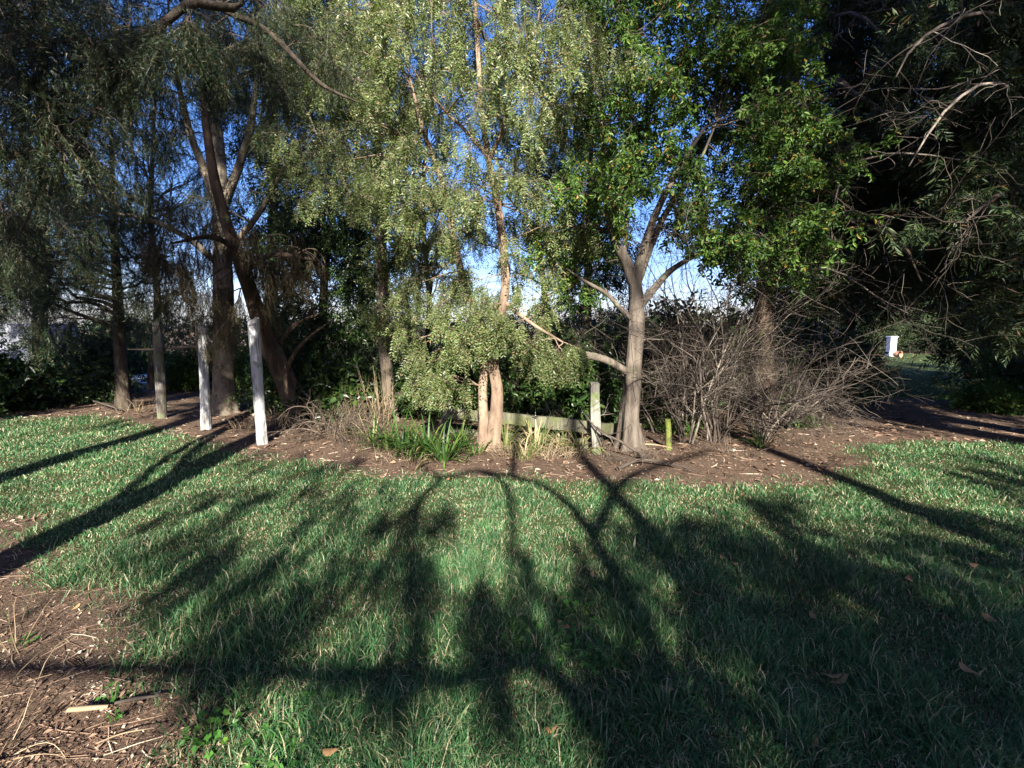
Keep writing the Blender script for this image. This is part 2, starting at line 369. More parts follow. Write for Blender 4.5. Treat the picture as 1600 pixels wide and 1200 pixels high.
# ------------------------------------------------------------------ lawn grass, litter
def scatter(n, dmin, dmax, pw=1.0, lim=62):
    """ground points in front of the camera, denser near"""
    u = rng.uniform(0, 1, n); d = dmin * (dmax / dmin) ** (u ** pw); th = rng.uniform(-R(lim), R(lim), n)
    # uniform across the frame: equal chance per unit of tan
    tx = rng.uniform(-1.25, 1.25, n)
    return d * tx, d
def blades(acc, x, y, h, wd, lean, K=3):
    n = len(x); z = hz(x, y) - .004
    a = rng.uniform(0, 2 * np.pi, n); dirv = np.stack([np.cos(a), np.sin(a), 0 * a], 1); side = np.stack([-np.sin(a), np.cos(a), 0 * a], 1)
    b = np.stack([x, y, z], 1); up = np.array([0, 0, 1.0])
    tw = rng.uniform(0, 2 * np.pi, n); sd = np.stack([np.cos(tw), np.sin(tw), 0 * tw], 1)
    p1 = b + up * (h * .55)[:, None] + dirv * (h * lean * .35)[:, None]
    p2 = b + up * (h * (.95 - .35 * lean))[:, None] + dirv * (h * lean)[:, None]
    V = np.stack([b - sd * (wd / 2)[:, None], b + sd * (wd / 2)[:, None], p1 + sd * (wd * .42)[:, None], p1 - sd * (wd * .42)[:, None], p2], 1).reshape(-1, 3)
    k = np.arange(n) * 5
    acc.add(V, f4=np.stack([k, k + 1, k + 2, k + 3], 1), f3=np.stack([k + 3, k + 2, k + 4], 1))
M['grass'] = leaf_mat('lawn_grass_blade', [(0, (.022, .085, .03)), (.45, (.05, .15, .052)), (.72, (.10, .22, .085)), (.84, (.21, .28, .13)), (.91, (.38, .34, .21)), (1, (.52, .45, .3))], .5, .25, .4, .4)
def grass(n, d0, d1, hmin, hmax, w0, pw=1.0):
    x, y = scatter(n, d0, d1, pw); s = lawn_sd(x, y) + rng.normal(size=n) * .06
    dens = np.clip((s + .18) / .55, 0, 1) * np.clip(.55 + .8 * wave(2.6 * x, 2.6 * y) + .45, .25, 1)
    k = rng.uniform(size=n) < dens; x, y = x[k], y[k]; n = len(x)
    tuft = np.clip(.8 + 1.1 * wave(3.1 * x + 4, 3.1 * y), .45, 1.7)
    h = rng.uniform(hmin, hmax, n) * tuft; lean = rng.uniform(.2, 1.15, n)
    return x, y, h, np.full(n, w0) * rng.uniform(.7, 1.3, n) * np.clip(y / 3.0, .9, 4.5), lean
ga = Acc()
for args in ((130000, 1.35, 3.2, .03, .08, .0040, 1.0), (34000, 1.35, 3.4, .08, .15, .0046, 1.0), (230000, 2.8, 9.5, .028, .075, .0045, 1.0), (26000, 9, 32, .04, .09, .0042, 1.0)):
    blades(ga, *grass(*args))
# matted dry thatch lying between the blades
x, y = scatter(110000, 1.35, 9.5); s = lawn_sd(x, y); k = (s > .02) & (rng.uniform(size=len(x)) < .8); x, y = x[k], y[k]
go = ga.build('lawn_grass', M['grass'], smooth=False); tag(go, 'short green lawn grass with dry blades mixed in', 'grass', kind='stuff')
la = Acc(); blades(la, x, y, rng.uniform(.015, .035, len(x)), np.full(len(x), .0035) * np.clip(y / 3, .9, 3), rng.uniform(1.2, 2.6, len(x)))
x, y = scatter(90000, 1.3, 16); s = lawn_sd(x, y); k = s < .1; x, y = x[k], y[k]; n = len(x)
# needle and leaf litter on the bare soil
blades(la, x, y, rng.uniform(.006, .02, n), rng.uniform(.003, .009, n) * np.clip(y / 3, .9, 2.4), rng.uniform(1.5, 6, n))
def flakes(n, d0, d1, s0, s1, smax):
    x, y = scatter(n, d0, d1); sd_ = lawn_sd(x, y); k = (sd_ < smax) & (rng.uniform(size=n) < np.clip(.5 + 1.2 * wave(1.9 * x + 2, 1.9 * y), .08, 1)); x, y = x[k], y[k]; n = len(x)
    a = rng.uniform(0, 6.28, n); s_ = rng.uniform(s0, s1, n) * np.clip(y / 4, .8, 1.8); z = hz(x, y) + rng.uniform(.002, .016, n); w_ = rng.uniform(.25, .6, n) * s_
    u = np.stack([np.cos(a), np.sin(a), rng.normal(size=n) * .25], 1); v = np.stack([-np.sin(a), np.cos(a), rng.normal(size=n) * .3], 1); c = np.stack([x, y, z], 1); up_ = np.array([0, 0, 1.0]) * (s_ * .25)[:, None]
    V = np.stack([c - u * s_[:, None], c + v * w_[:, None] + up_, c + u * s_[:, None], c - v * w_[:, None] + up_ * .6], 1).reshape(-1, 3); k = np.arange(n) * 4
    la.add(V, f3=np.concatenate([np.stack([k, k + 1, k + 2], 1), np.stack([k, k + 2, k + 3], 1)]))
flakes(22000, 1.3, 14, .008, .022, .05); flakes(6000, 3.5, 14, .02, .04, .05)
def straws(n, d0, d1, l0, l1):
    x, y = scatter(n, d0, d1); k = lawn_sd(x, y) < .1; x, y = x[k], y[k]; n = len(x); a = rng.uniform(0, 6.28, n); l = rng.uniform(l0, l1, n); z = hz(x, y) + .006
    q = np.stack([np.stack([x + np.cos(a + b_) * l * t_, y + np.sin(a + b_) * l * t_, z + .012 * t_ * rng.uniform(0, 1, n)], 1) for t_, b_ in ((-.5, 0), (0, .1), (.5, .15))], 1)
    V, f = tube_batch(q, np.tile([[.0016, .002, .0012]], (n, 1)) * np.clip(y / 3, 1, 2)[:, None], 3); la.add(V, f4=f)
straws(3500, 1.3, 10, .06, .28)
M['litter'] = plain_mat('needle_litter', [(0, (.04, .024, .016)), (.45, (.14, .085, .058)), (.85, (.27, .18, .125)), (.97, (.45, .36, .27)), (1, (.55, .47, .36))], .9, 3)
tag(la.build('ground_litter', M['litter'], smooth=False), 'brown needles, dry thatch and leaf litter on the soil', 'litter', kind='stuff')

# ------------------------------------------------------------------ trees
def fill(poly, Yr, n, rad, mind=38):
    """random clump centres inside a picture-space outline, at depths Yr"""
    poly = np.asarray(poly, float); lo, hi = poly.min(0), poly.max(0); out = []
    for _ in range(n * 30):
        if len(out) >= n: break
        c = rng.uniform(lo, hi)
        if poly_sd(c[None], poly)[0] < 0: continue
        if any((c[0] - q[0]) ** 2 + (c[1] - q[1]) ** 2 < mind ** 2 for q in out): continue
        out.append((c[0], c[1], rng.uniform(*Yr), rad * rng.uniform(.75, 1.25)))
    return out
def S(*pts): return np.array([[*P(p[0], p[1], p[2]), p[3]] for p in pts])

def tree(name, label, cat, stems, clumps, tpl, size, leafm, bark, twigm=None, nb=7, nt=5, nsp=3, droop=.1, down=.4, rnd=.5, branch_r=.02, flute=0., group=None,
         bare=None, sides=12, clumps3=(), sub=.55, lump=.06, twig_r=.0035, sag=.08, extra=()):
    """stems: arrays (x,y,z,r); clumps: (px,py,Y,radius) -> each gets a branch from the nearest stem, side twigs and leaf sprays"""
    base = stems[0][0, :3].copy(); base[2] = 0
    root = empty(name, base, label, cat, group)
    tk = Acc(); SP = []
    for i, s in enumerate(stems):
        s = np.array(s, float)
        q = stem_tube(tk, s, sides if i == 0 or s[0, 3] > .05 else 8, flute=flute if i == 0 or s[0, 2] < .1 else 0, lump=lump); SP.append(q)
    SP = np.concatenate(SP); tw = Acc(); lf = Acc()
    C = [(*P(c[0], c[1], c[2]), c[3]) for c in list(clumps) + list(extra)] + list(clumps3)
    BP = []; BR = []; CR = []
    for c in C:
        c = np.array(c); d = np.linalg.norm(SP[:, :3] - c[:3], axis=1)
        cost = d + np.where(SP[:, 2] > c[2] + .3, (SP[:, 2] - c[2]) * .8, 0) + rng.uniform(0, .25, len(d)) + np.where(SP[:, 2] < .5, 3, 0)
        j = cost.argmin(); s = SP[j, :3]; dd = d[j]
        mid = (s + c[:3]) / 2 + np.array([0, 0, sag * dd]) + rng.normal(size=3) * .07 * dd
        end = c[:3] + (c[:3] - s) / (dd + 1e-6) * c[3] * .4 - np.array([0, 0, droop * c[3]])
        t = np.linspace(0, 1, 10)[:, None]
        q = (1 - t) ** 2 * s + 2 * t * (1 - t) * mid + t * t * end
        q[1:-1] += rng.normal(size=(8, 3)) * .012 * dd
        r0 = min(SP[j, 3] * .7, branch_r * (.35 + .4 * dd)); BP.append(q); BR.append(np.linspace(r0, twig_r, 10)); CR.append(c[3])
    if BP:
        BP = np.array(BP); BR = np.array(BR); CR = np.array(CR)
        V, f = tube_batch(BP, BR, 6); tk.add(V, f4=f)
        rs = float(CR.mean())
        Q, Rq = spawn(BP, BR, nb, (rs * .7, rs * 1.5), (.5, 1.35), (.4, 1), droop * .3, .16, 6, .7, .012, twig_r, lscale=CR / rs)
        V, f = tube_batch(Q, Rq, 3); tw.add(V, f4=f)
        Q2, R2 = spawn(Q, Rq, nt, (rs * sub * .5, rs * sub * 1.3), (.4, 1.2), (.25, 1), droop * .6, .18, 5, .7, .006, twig_r * .6, lscale=np.repeat(np.sqrt(CR / rs), nb))
        V, f = tube_batch(Q2, R2, 3); tw.add(V, f4=f)
        if nsp: sprays(lf, Q2, nsp, tpl, size, down, rnd, (.15, 1.0)); sprays(lf, Q, 2, tpl, size, down, rnd, (.4, 1))
    tk.build('trunk', bark, root, base)
    if tw.n: tw.build('twigs', twigm or M['twig'], root, base)
    if lf.n: lf.build('crown', leafm, root, base, smooth=False)
    return root, base

# --- the two-stemmed weeping tree
wl = S((756, 710, 6.15, .115), (756, 690, 6.15, .09), (756, 655, 6.15, .072), (754, 610, 6.2, .062), (757, 560, 6.25, .055), (748, 500, 6.3, .05), (722, 430, 6.35, .045), (703, 340, 6.4, .04), (686, 270, 6.45, .033), (660, 200, 6.5, .025), (640, 120, 6.6, .012))
wr = S((771, 710, 6.15, .12), (771, 690, 6.13, .098), (775, 655, 6.1, .082), (777, 610, 6.1, .072), (771, 565, 6.1, .065), (782, 500, 6.1, .057), (790, 440, 6.1, .05), (782, 350, 6.15, .047), (772, 290, 6.2, .043), (763, 245, 6.2, .038), (752, 170, 6.3, .033), (748, 100, 6.3, .03), (742, 0, 6.4, .025), (738, -130, 6.5, .012))
w3 = S((764, 252, 6.2, .03), (785, 200, 6.15, .024), (800, 150, 6.1, .02), (835, 50, 6.1, .009))
w4 = S((764, 246, 6.2, .026), (730, 207, 6.1, .022), (700, 178, 6.0, .018), (665, 140, 6.0, .01))
w5 = S((786, 470, 6.1, .03), (830, 505, 5.95, .022), (880, 535, 5.8, .012))
low = [(690, 470, 5.9, .17), (655, 520, 5.9, .18), (672, 560, 5.8, .17), (720, 520, 5.7, .17), (748, 475, 5.8, .15), (690, 590, 5.75, .13), (770, 510, 5.65, .14), (805, 500, 5.75, .15), (830, 540, 5.7, .13), (884, 555, 5.6, .12), (648, 585, 6.0, .14), (790, 450, 6.2, .15), (850, 480, 6.2, .15), (640, 450, 6.3, .17), (720, 430, 6.3, .15), (900, 540, 5.7, .12), (860, 560, 5.7, .12)]
up = fill([(520, -90), (890, -90), (925, 60), (900, 230), (860, 320), (760, 330), (650, 330), (585, 330), (545, 240), (500, 120)], (5.3, 7.8), 84, .36, 31)
mid = fill([(610, 330), (900, 330), (900, 440), (640, 440)], (5.8, 7.8), 15, .24, 40)
tree('weeping_tree', 'pale two-stemmed tree with hanging feathery olive foliage at the lawn edge', 'tree', [wr, wl, w3, w4, w5], low + up + mid, 'pinnate', 1.0, M['weep'], M['bark_pale'],
     nb=5, nt=4, nsp=4, droop=.3, down=1.0, rnd=.45, flute=.2, branch_r=.018, sub=.6)
# --- slender tree behind it
sl_ = S((613, 664, 8.1, .16), (611, 645, 8.1, .125), (607, 600, 8.1, .112), (602, 550, 8.1, .10), (600, 480, 8.15, .095), (596, 400, 8.2, .09), (595, 310, 8.3, .08), (590, 200, 8.4, .06), (585, 80, 8.5, .04), (580, -80, 8.6, .02))
s2_ = S((597, 380, 8.2, .05), (570, 340, 8.1, .04), (535, 280, 8.0, .03), (490, 200, 7.9, .015)); s3_ = S((595, 330, 8.3, .04), (625, 270, 8.4, .03), (650, 180, 8.5, .015))
tree('slender_tree', 'slender straight tree with pale grey patched trunk behind dry stalks', 'tree', [sl_, s2_, s3_],
     fill([(580, 350), (640, 350), (650, 470), (630, 520), (585, 500), (575, 430)], (7.3, 8.4), 9, .24, 30) + fill([(400, 40), (640, -60), (650, 320), (560, 330), (470, 260), (400, 170)], (7.0, 9.0), 30, .42, 38),
     'pinnate', 1.15, M['weep'], M['bark_patch'], nb=5, nt=4, nsp=4, droop=.25, down=.75, rnd=.55, flute=.16, sub=.5)
# --- the big laurel-leaved tree right of centre
l0 = S((984, 706, 6.35, 0.211), (984, 690, 6.35, 0.171), (984, 660, 6.35, 0.135), (987, 610, 6.35, 0.119), (990, 560, 6.35, 0.114), (994, 500, 6.35, 0.110), (994, 470, 6.35, 0.095), (991, 430, 6.35, 0.081))
la_ = S((991, 442, 6.35, .078), (977, 407, 6.33, .066), (961, 377, 6.3, .058), (949, 320, 6.3, .05), (945, 250, 6.3, .042), (938, 180, 6.3, .03), (922, 90, 6.3, .012))
lb = S((992, 442, 6.35, .075), (1004, 397, 6.3, .062), (1016, 358, 6.25, .054), (1036, 310, 6.2, .044), (1062, 262, 6.15, .033), (1100, 200, 6.1, .015))
lc = S((996, 440, 6.4, .055), (1018, 382, 6.45, .045), (1042, 330, 6.5, .037), (1085, 270, 6.6, .025), (1120, 190, 6.6, .012))
ld = S((1000, 478, 6.4, .055), (1024, 448, 6.4, .046), (1052, 420, 6.4, .037), (1100, 390, 6.35, .028), (1160, 345, 6.3, .014))
le = S((989, 500, 6.3, .038), (968, 481, 6.2, .032), (948, 459, 6.15, .026), (915, 440, 6.1, .018), (885, 420, 6.1, .009))
lf_ = S((982, 582, 6.3, .055), (955, 566, 6.2, .05), (928, 557, 6.1, .047), (905, 553, 6.05, .043))
lg = S((975, 405, 6.33, .03), (979, 350, 6.35, .025), (981, 290, 6.4, .02), (990, 180, 6.45, .01))
cl = fill([(880, 350), (920, 240), (905, 60), (960, -90), (1240, -90), (1265, 120), (1275, 300), (1240, 410), (1170, 430), (1100, 400), (1060, 330), (1010, 230), (960, 300), (930, 420), (880, 430)], (5.4, 7.8), 78, .4, 34)
tree('laurel_tree', 'thick grey trunk forking into several limbs, with broad glossy green leaves and a cut stub', 'tree', [l0, la_, lb, lc, ld, le, lf_, lg], cl, 'broad', .72, M['laurel'], M['bark_grey'],
     nb=7, nt=4, nsp=3, droop=.25, down=.6, rnd=.6, flute=.26, twigm=M['twig'], lump=.11)
# --- big drooping conifer behind the white posts
b0 = S((352, 652, 9, 0.277), (351, 630, 9, 0.227), (350, 600, 9, 0.197), (350, 550, 9, 0.185), (350, 500, 9, 0.176), (348, 420, 9.1, 0.160), (345, 330, 9.2, 0.143), (340, 240, 9.3, 0.118), (330, 130, 9.4, 0.084), (322, 0, 9.6, 0.050), (318, -150, 9.8, 0.025))
b1 = S((346, 345, 9.2, .09), (325, 280, 9.0, .075), (298, 210, 8.8, .06), (275, 110, 8.6, .035), (262, 0, 8.5, .012)); b2 = S((347, 330, 9.2, .09), (375, 255, 9.0, .07), (395, 180, 8.8, .05), (402, 80, 8.7, .025))
b3 = S((345, 543, 9.0, .045), (320, 541, 8.8, .035), (285, 542, 8.7, .028), (240, 546, 8.6, .02), (200, 546, 8.5, .01))
b4 = S((348, 400, 9.1, .06), (400, 340, 8.8, .05), (440, 270, 8.6, .035), (480, 200, 8.5, .012)); b5 = S((348, 420, 9.1, .06), (290, 370, 8.8, .05), (220, 340, 8.5, .035), (130, 330, 8.2, .012))
bc = fill([(110, -60), (470, -60), (480, 200), (470, 330), (300, 350), (100, 330)], (7.0, 10.0), 48, .42, 40)
tree('drooping_conifer', 'stout pale-barked conifer with yellow lichen and hanging branchlets behind the white posts', 'tree', [b0, b1, b2, b3, b4, b5], bc, 'needle', 1.3, M['needle'], M['bark_patch'],
     nb=5, nt=6, nsp=3, droop=.25, down=.5, sub=.4, rnd=.4, flute=.14, branch_r=.016)
# --- leaning brown conifer
e0 = S((476, 668, 8.0, .27), (470, 650, 8.0, .2), (452, 605, 8.0, .165), (430, 560, 7.9, .145), (410, 510, 7.8, .128), (393, 460, 7.65, .115), (378, 420, 7.5, .10), (365, 380, 7.4, .09), (345, 320, 7.3, .075), (330, 250, 7.2, .06), (318, 160, 7.1, .04), (310, 50, 7, .02))
e1 = S((448, 600, 8.0, .05), (450, 575, 7.9, .04), (462, 550, 7.8, .033), (485, 525, 7.75, .026), (520, 500, 7.7, .012)); e2 = S((425, 550, 7.9, .06), (440, 530, 8.0, .05), (465, 505, 8.1, .035), (500, 490, 8.2, .015))
e3 = S((380, 425, 7.5, .05), (420, 400, 7.2, .04), (460, 400, 7.0, .03), (500, 410, 6.9, .012)); e4 = S((370, 390, 7.4, .05), (330, 370, 7.0, .035), (270, 380, 6.8, .015))
ec = fill([(250, 300), (400, 300), (490, 380), (490, 440), (400, 440), (330, 470), (240, 420)], (6.4, 8.0), 20, .34, 32)
tree('leaning_conifer', 'brown-barked conifer leaning left, draped in dry brown needles', 'tree', [e0, e1, e2, e3, e4], ec, 'needle', 1.0, M['deadneedle'], M['bark_brown'], nb=7, nt=6, nsp=2, droop=.9, down=1.6, rnd=.3, flute=.15)
# --- thin dark conifer at the far left
f0 = S((193, 645, 9.3, .15), (191, 600, 9.3, .11), (187, 540, 9.3, .10), (184, 470, 9.3, .085), (180, 390, 9.3, .065), (176, 290, 9.4, .045), (172, 150, 9.5, .02))
fc = fill([(-120, 340), (200, 300), (300, 370), (290, 460), (170, 500), (-120, 490)], (7.6, 10.6), 44, .36, 34)
tree('thin_conifer', 'thin mossy dark conifer trunk leftmost of the posts, with level needled boughs', 'tree', [f0], fc, 'needle', 1.45, M['needle'], M['bark_dark'], nb=5, nt=6, nsp=4, droop=.15, down=.35, rnd=.5, sag=.15, sub=.4)
for px_, lab_, pl_ in ((60, 'dark conifer standing behind the bushes at the far left', [(-160, -60), (200, -60), (190, 260), (60, 420), (-160, 470)]), (420, 'dark conifer behind the leaning trunk, filling the gap beside the weeping tree', [(270, -60), (540, -60), (560, 330), (430, 440), (380, 300)])):
    z0 = S((px_, 612, 12.5, .2), (px_, 580, 12.5, .16), (px_ + 5, 450, 12.5, .14), (px_ + 8, 250, 12.7, .1), (px_ + 10, 0, 13, .05), (px_ + 12, -150, 13.2, .02))
    tree('background_conifer', lab_, 'tree', [z0], fill(pl_, (11, 14), 36, .5, 40), 'cypress', 1.5, M['cypress'], M['bark_dark'], nb=6, nt=4, nsp=3, droop=.2)
# --- near conifer: trunk beside and behind the viewpoint, boughs overhead at the upper left
nb_ = np.array([[-3.25, -1.0, -.1, .33], [-3.25, -1, .3, .24], [-3.22, -1, 2, .2], [-3.2, -1, 4, .18], [-3.2, -1.05, 6.5, .14], [-3.2, -1.1, 9, .08], [-3.2, -1.1, 11, .03]])
n1 = np.vstack([[-3.2, -1, 4.6, .06], [-2.9, .6, 5.0, .04], S((345, -60, 3.6, .030), (290, 8, 3.6, .028), (228, 58, 3.65, .026), (185, 110, 3.7, .024), (150, 170, 3.75, .02), (120, 240, 3.8, .010))])
n2 = np.vstack([[-3.2, -1, 4.8, .07], [-2.4, .8, 5.3, .06], S((310, -60, 4.2, .04), (345, 10, 4.3, .028), (420, 50, 4.5, .024), (500, 130, 4.7, .02), (560, 160, 4.9, .008))])
n3 = np.vstack([S((205, 85, 3.67, .03), (160, 72, 3.6, .025), (110, 62, 3.5, .02), (40, 72, 3.4, .015), (-40, 90, 3.3, .008))])
n4 = np.vstack([[-3.2, -1, 3.2, .07], [-4.0, .8, 3.4, .055], S((-160, 130, 3.9, .045), (-20, 130, 4.2, .035), (80, 140, 4.4, .025), (200, 170, 4.7, .01))])
n5 = np.vstack([[-3.2, -1, 2.6, .06], [-4.0, .9, 2.9, .05], S((-180, 210, 3.6, .04), (-40, 250, 3.5, .03), (50, 240, 3.5, .018), (62, 290, 3.5, .012), (30, 370, 3.5, .006))])
nc = [(175, 95, 3.4, .14), (240, 50, 3.4, .14), (300, 30, 3.4, .14), (400, 60, 4.2, .16), (130, 60, 3.4, .16), (60, 70, 3.3, .16), (60, 175, 3.3, .22), (100, 190, 3.3, .2), (40, 215, 3.25, .2), (80, 150, 3.4, .2), (20, 30, 3.4, .3), (110, 20, 3.6, .3), (200, 20, 3.9, .3), (300, 60, 4.2, .3), (30, 110, 3.8, .3), (360, 40, 4.4, .3), (150, 110, 4.4, .3), (440, 90, 4.6, .3),
      (250, 100, 4.4, .3), (480, 40, 4.8, .35), (400, -30, 4.6, .35), (60, -20, 3.5, .3), (10, 290, 3.6, .25), (20, 180, 4.4, .3), (130, 250, 4.6, .3), (-40, 330, 4.2, .3), (520, 60, 5, .3), (30, 400, 4.6, .25), (110, 330, 4.8, .3), (200, 240, 5, .3)]
tree('overhanging_conifer', 'near conifer reaching dark curved boughs over the upper left', 'tree', [nb_, n1, n2, n3, n4, n5], nc, 'needle', .9, M['needle'], M['bark_dark'], nb=7, nt=5, nsp=4, droop=.4, down=.7, rnd=.5, branch_r=.012,
     clumps3=[(-3.2 + rng.normal() * .9, -1 + rng.normal() * .9, rng.uniform(5, 10.5), .5) for _ in range(26)] + [(*cast(P(x_, y_, 3.65), -1.0), .33) for x_, y_ in ((150, 170), (185, 110), (228, 58), (290, 8), (100, 62), (350, 12), (420, 55), (30, 75), (60, 250), (-20, 150))])  # the cast clumps are added out of view to shade the boughs
# --- dark broadleaf tree in the left centre
d0 = S((500, 640, 10, .14), (498, 590, 10, .11), (502, 520, 10, .09), (508, 430, 10, .07), (520, 330, 10, .04), (525, 230, 10, .015))
tree('dark_evergreen_tree', 'dark evergreen tree with small glossy leaves between leaning trunk and slender trunk', 'tree', [d0], fill([(440, 310), (580, 310), (590, 480), (570, 580), (440, 600), (420, 450)], (9.2, 11), 46, .45, 26), 'small', 1.35, M['darkleaf'], M['bark_dark'], nb=7, nt=4, nsp=3)
v0 = S((915, 620, 12, .15), (915, 580, 12, .12), (918, 450, 12, .1), (922, 300, 12.2, .07), (926, 100, 12.5, .03))
tree('background_conifer', 'dark conifer seen in the gap left of the forked trunk', 'tree', [v0], fill([(865, 230), (985, 230), (985, 520), (860, 520)], (11, 13), 24, .45, 32), 'cypress', 1.4, M['cypress'], M['bark_dark'], nb=5, nt=4, nsp=3)
for px_, Y_, top_, lab_ in ((560, 11.5, 60, 'bare dark twiggy tree behind the slender trunk'), (665, 12.5, 120, 'bare dark twiggy tree in the gap behind the two-stemmed tree'), (845, 11.5, 90, 'bare dark twiggy tree right behind the two-stemmed tree'), (240, 11.0, 40, 'bare dark twiggy tree behind the leftmost white post')):
    z0 = S((px_, 606, Y_, .13), (px_, 560, Y_, .09), (px_ + 6, 470, Y_, .07), (px_ - 4, 330, Y_ + .1, .05), (px_ + 8, top_, Y_ + .2, .015))
    rt_, bs_ = tree('bare_tree', lab_, 'tree', [z0], [], 'needle', 1, M['needle'], M['bark_dark'])
    tw_ = Acc(); cm = catmull(z0, 30)[None]
    q, r = spawn(cm[:, :, :3], cm[:, :, 3], 34, (.9, 2.2), (.6, 1.2), (.25, .98), -.03, .14, 9, .6, .03, .006); V, f = tube_batch(q, r, 4); tw_.add(V, f4=f)
    q, r = spawn(q, r, 8, (.4, 1.1), (.4, 1.1), (.2, 1), .03, .16, 7, .7, .012, .004); V, f = tube_batch(q, r, 3); tw_.add(V, f4=f)
    q, r = spawn(q, r, 5, (.2, .55), (.4, 1.1), (.2, 1), .04, .16, 5, .7, .006, .003); V, f = tube_batch(q, r, 3); tw_.add(V, f4=f)
    tw_.build('branches', M['twig'], rt_, bs_)
# --- big cypresses to the right
c0 = S((1198, 662, 8.4, .27), (1197, 640, 8.4, .21), (1193, 590, 8.4, .19), (1192, 520, 8.5, .175), (1200, 420, 8.6, .15), (1215, 300, 8.8, .12), (1240, 120, 9, .08), (1260, -60, 9.2, .04), (1270, -220, 9.4, .02))
cc = fill([(1190, 130), (1240, -90), (1480, -90), (1500, 430), (1400, 435), (1340, 475), (1250, 470), (1190, 420), (1170, 300)], (7.6, 10.6), 100, .42, 27)
ca = S((1225, 240, 8.9, .06), (1290, 130, 7.8, .045), (1340, 150, 7.0, .035), (1420, 200, 6.2, .012)); cb = S((1200, 400, 8.6, .06), (1290, 340, 7.6, .04), (1400, 375, 6.6, .025), (1440, 440, 6.2, .01)); cd_ = S((1215, 300, 8.8, .06), (1320, 180, 7.6, .045), (1400, 60, 6.8, .03), (1500, 110, 6.0, .012))
rt, bs = tree('dark_cypress', 'dark cypress rising behind the bare twiggy shrubs, left of the lawn path', 'tree', [c0, ca, cb, cd_], cc, 'cypress', 1.15, M['cypress'], M['bark_brown'], nb=7, nt=4, nsp=3, droop=.2, down=.4, rnd=.6, flute=.12)
def dead_branches(root, base, pts, m, n=10, L=(.5, 1.2)):
    a = Acc(); B = np.stack([catmull(S(*p), 12) for p in pts]); q, r = B[:, :, :3], B[:, :, 3]
    V, f = tube_batch(q, r, 5); a.add(V, f4=f)
    Q, Rq = spawn(q, r, n, L, (.5, 1.2), (.15, 1), .05, .2, 7, .6, .008, .0025); V, f = tube_batch(Q, Rq, 3); a.add(V, f4=f)
    Q, Rq = spawn(Q, Rq, 5, (.15, .5), (.5, 1.2), (.2, 1), .05, .2, 5, .7, .005, .002); V, f = tube_batch(Q, Rq, 3); a.add(V, f4=f)
    o = a.build('dead_branches', m, root, base); return o
dead_branches(rt, bs, [[(1230, 200, 8.7, .03), (1290, 130, 7.4, .022), (1350, 155, 6.6, .017), (1430, 200, 6.0, .006)], [(1225, 330, 8.7, .03), (1300, 270, 7.0, .02), (1400, 240, 6.2, .014), (1500, 250, 5.8, .005)],
    [(1215, 380, 8.6, .03), (1320, 330, 7.0, .02), (1400, 370, 6.2, .013), (1440, 440, 6.0, .005)], [(1240, 60, 8.9, .03), (1330, 20, 7.4, .022), (1400, 80, 6.8, .016), (1450, 130, 6.3, .005)],
    [(1205, 450, 8.6, .025), (1290, 420, 7.2, .017), (1380, 470, 6.6, .01), (1420, 490, 6.4, .005)], [(1240, 120, 8.9, .03), (1300, 220, 7.2, .02), (1310, 290, 6.6, .013), (1290, 360, 6.3, .005)]], M['twig_grey'], 14)
g0 = np.vstack([[8.1, 6.6, -.1, .36], [8.1, 6.6, .3, .3], [8.0, 6.6, 2, .25], [7.5, 6.6, 5, .2], [7.5, 6.6, 8, .12], [7.5, 6.6, 11, .03]])
gc = fill([(1440, -90), (1800, -90), (1800, 520), (1560, 500), (1500, 440), (1430, 200)], (5.6, 8.4), 118, .42, 27)
rt, bs = tree('spreading_cypress', 'large dark cypress overhanging the right side of the lawn', 'tree', [g0], gc, 'cypress', 1.0, M['cypress'], M['bark_dark'], nb=7, nt=4, nsp=3, droop=.2, down=.4, rnd=.6)
dead_branches(rt, bs, [[(1640, 60, 6.6, .03), (1540, 20, 5.6, .022), (1440, 60, 5.2, .016), (1400, 120, 5.0, .005)], [(1640, 200, 6.6, .03), (1560, 130, 5.4, .02), (1480, 170, 5.0, .013), (1420, 260, 4.8, .005)],
    [(1640, 330, 6.6, .03), (1570, 300, 5.6, .02), (1500, 350, 5.3, .013), (1440, 330, 5.2, .005)]], M['twig_grey'], 12)
h0 = S((1322, 592, 15, .3), (1322, 560, 15, .24), (1325, 480, 15, .2), (1330, 350, 15.2, .16), (1335, 150, 15.5, .08), (1338, 0, 15.8, .03))
tree('tall_conifer', 'dark conifer further along the left side of the lawn path', 'tree', [h0], fill([(1250, 250), (1400, 200), (1480, 330), (1460, 440), (1390, 460), (1340, 535), (1250, 540)], (13, 17), 46, .85, 24), 'cypress', 2.2, M['cypress'], M['bark_dark'], nb=6, nt=4, nsp=3)
k0 = S((1520, 590, 14, .3), (1520, 550, 14, .24), (1520, 450, 14, .2), (1515, 300, 14.2, .16), (1510, 100, 14.5, .06))
tree('broad_conifer', 'dark conifer further along the right side of the lawn path', 'tree', [k0], fill([(1430, 230), (1700, 200), (1700, 540), (1530, 550), (1500, 480), (1440, 440)], (12, 16), 60, .85, 24), 'cypress', 2.2, M['cypress'], M['bark_dark'], nb=6, nt=4, nsp=3)
q0 = S((1450, 556, 33, .3), (1450, 500, 33, .25), (1450, 400, 33, .15), (1450, 250, 33, .05))
tree('distant_conifer', 'distant dark tree closing the end of the lawn path behind the white pillar', 'tree', [q0], fill([(1330, 300), (1560, 300), (1560, 510), (1440, 515), (1360, 515), (1330, 500)], (32, 36), 50, 1.4, 16), 'cypress', 5, M['cypress'], M['bark_dark'], nb=6, nt=4, nsp=3)
print('trees', time.time() - T0)

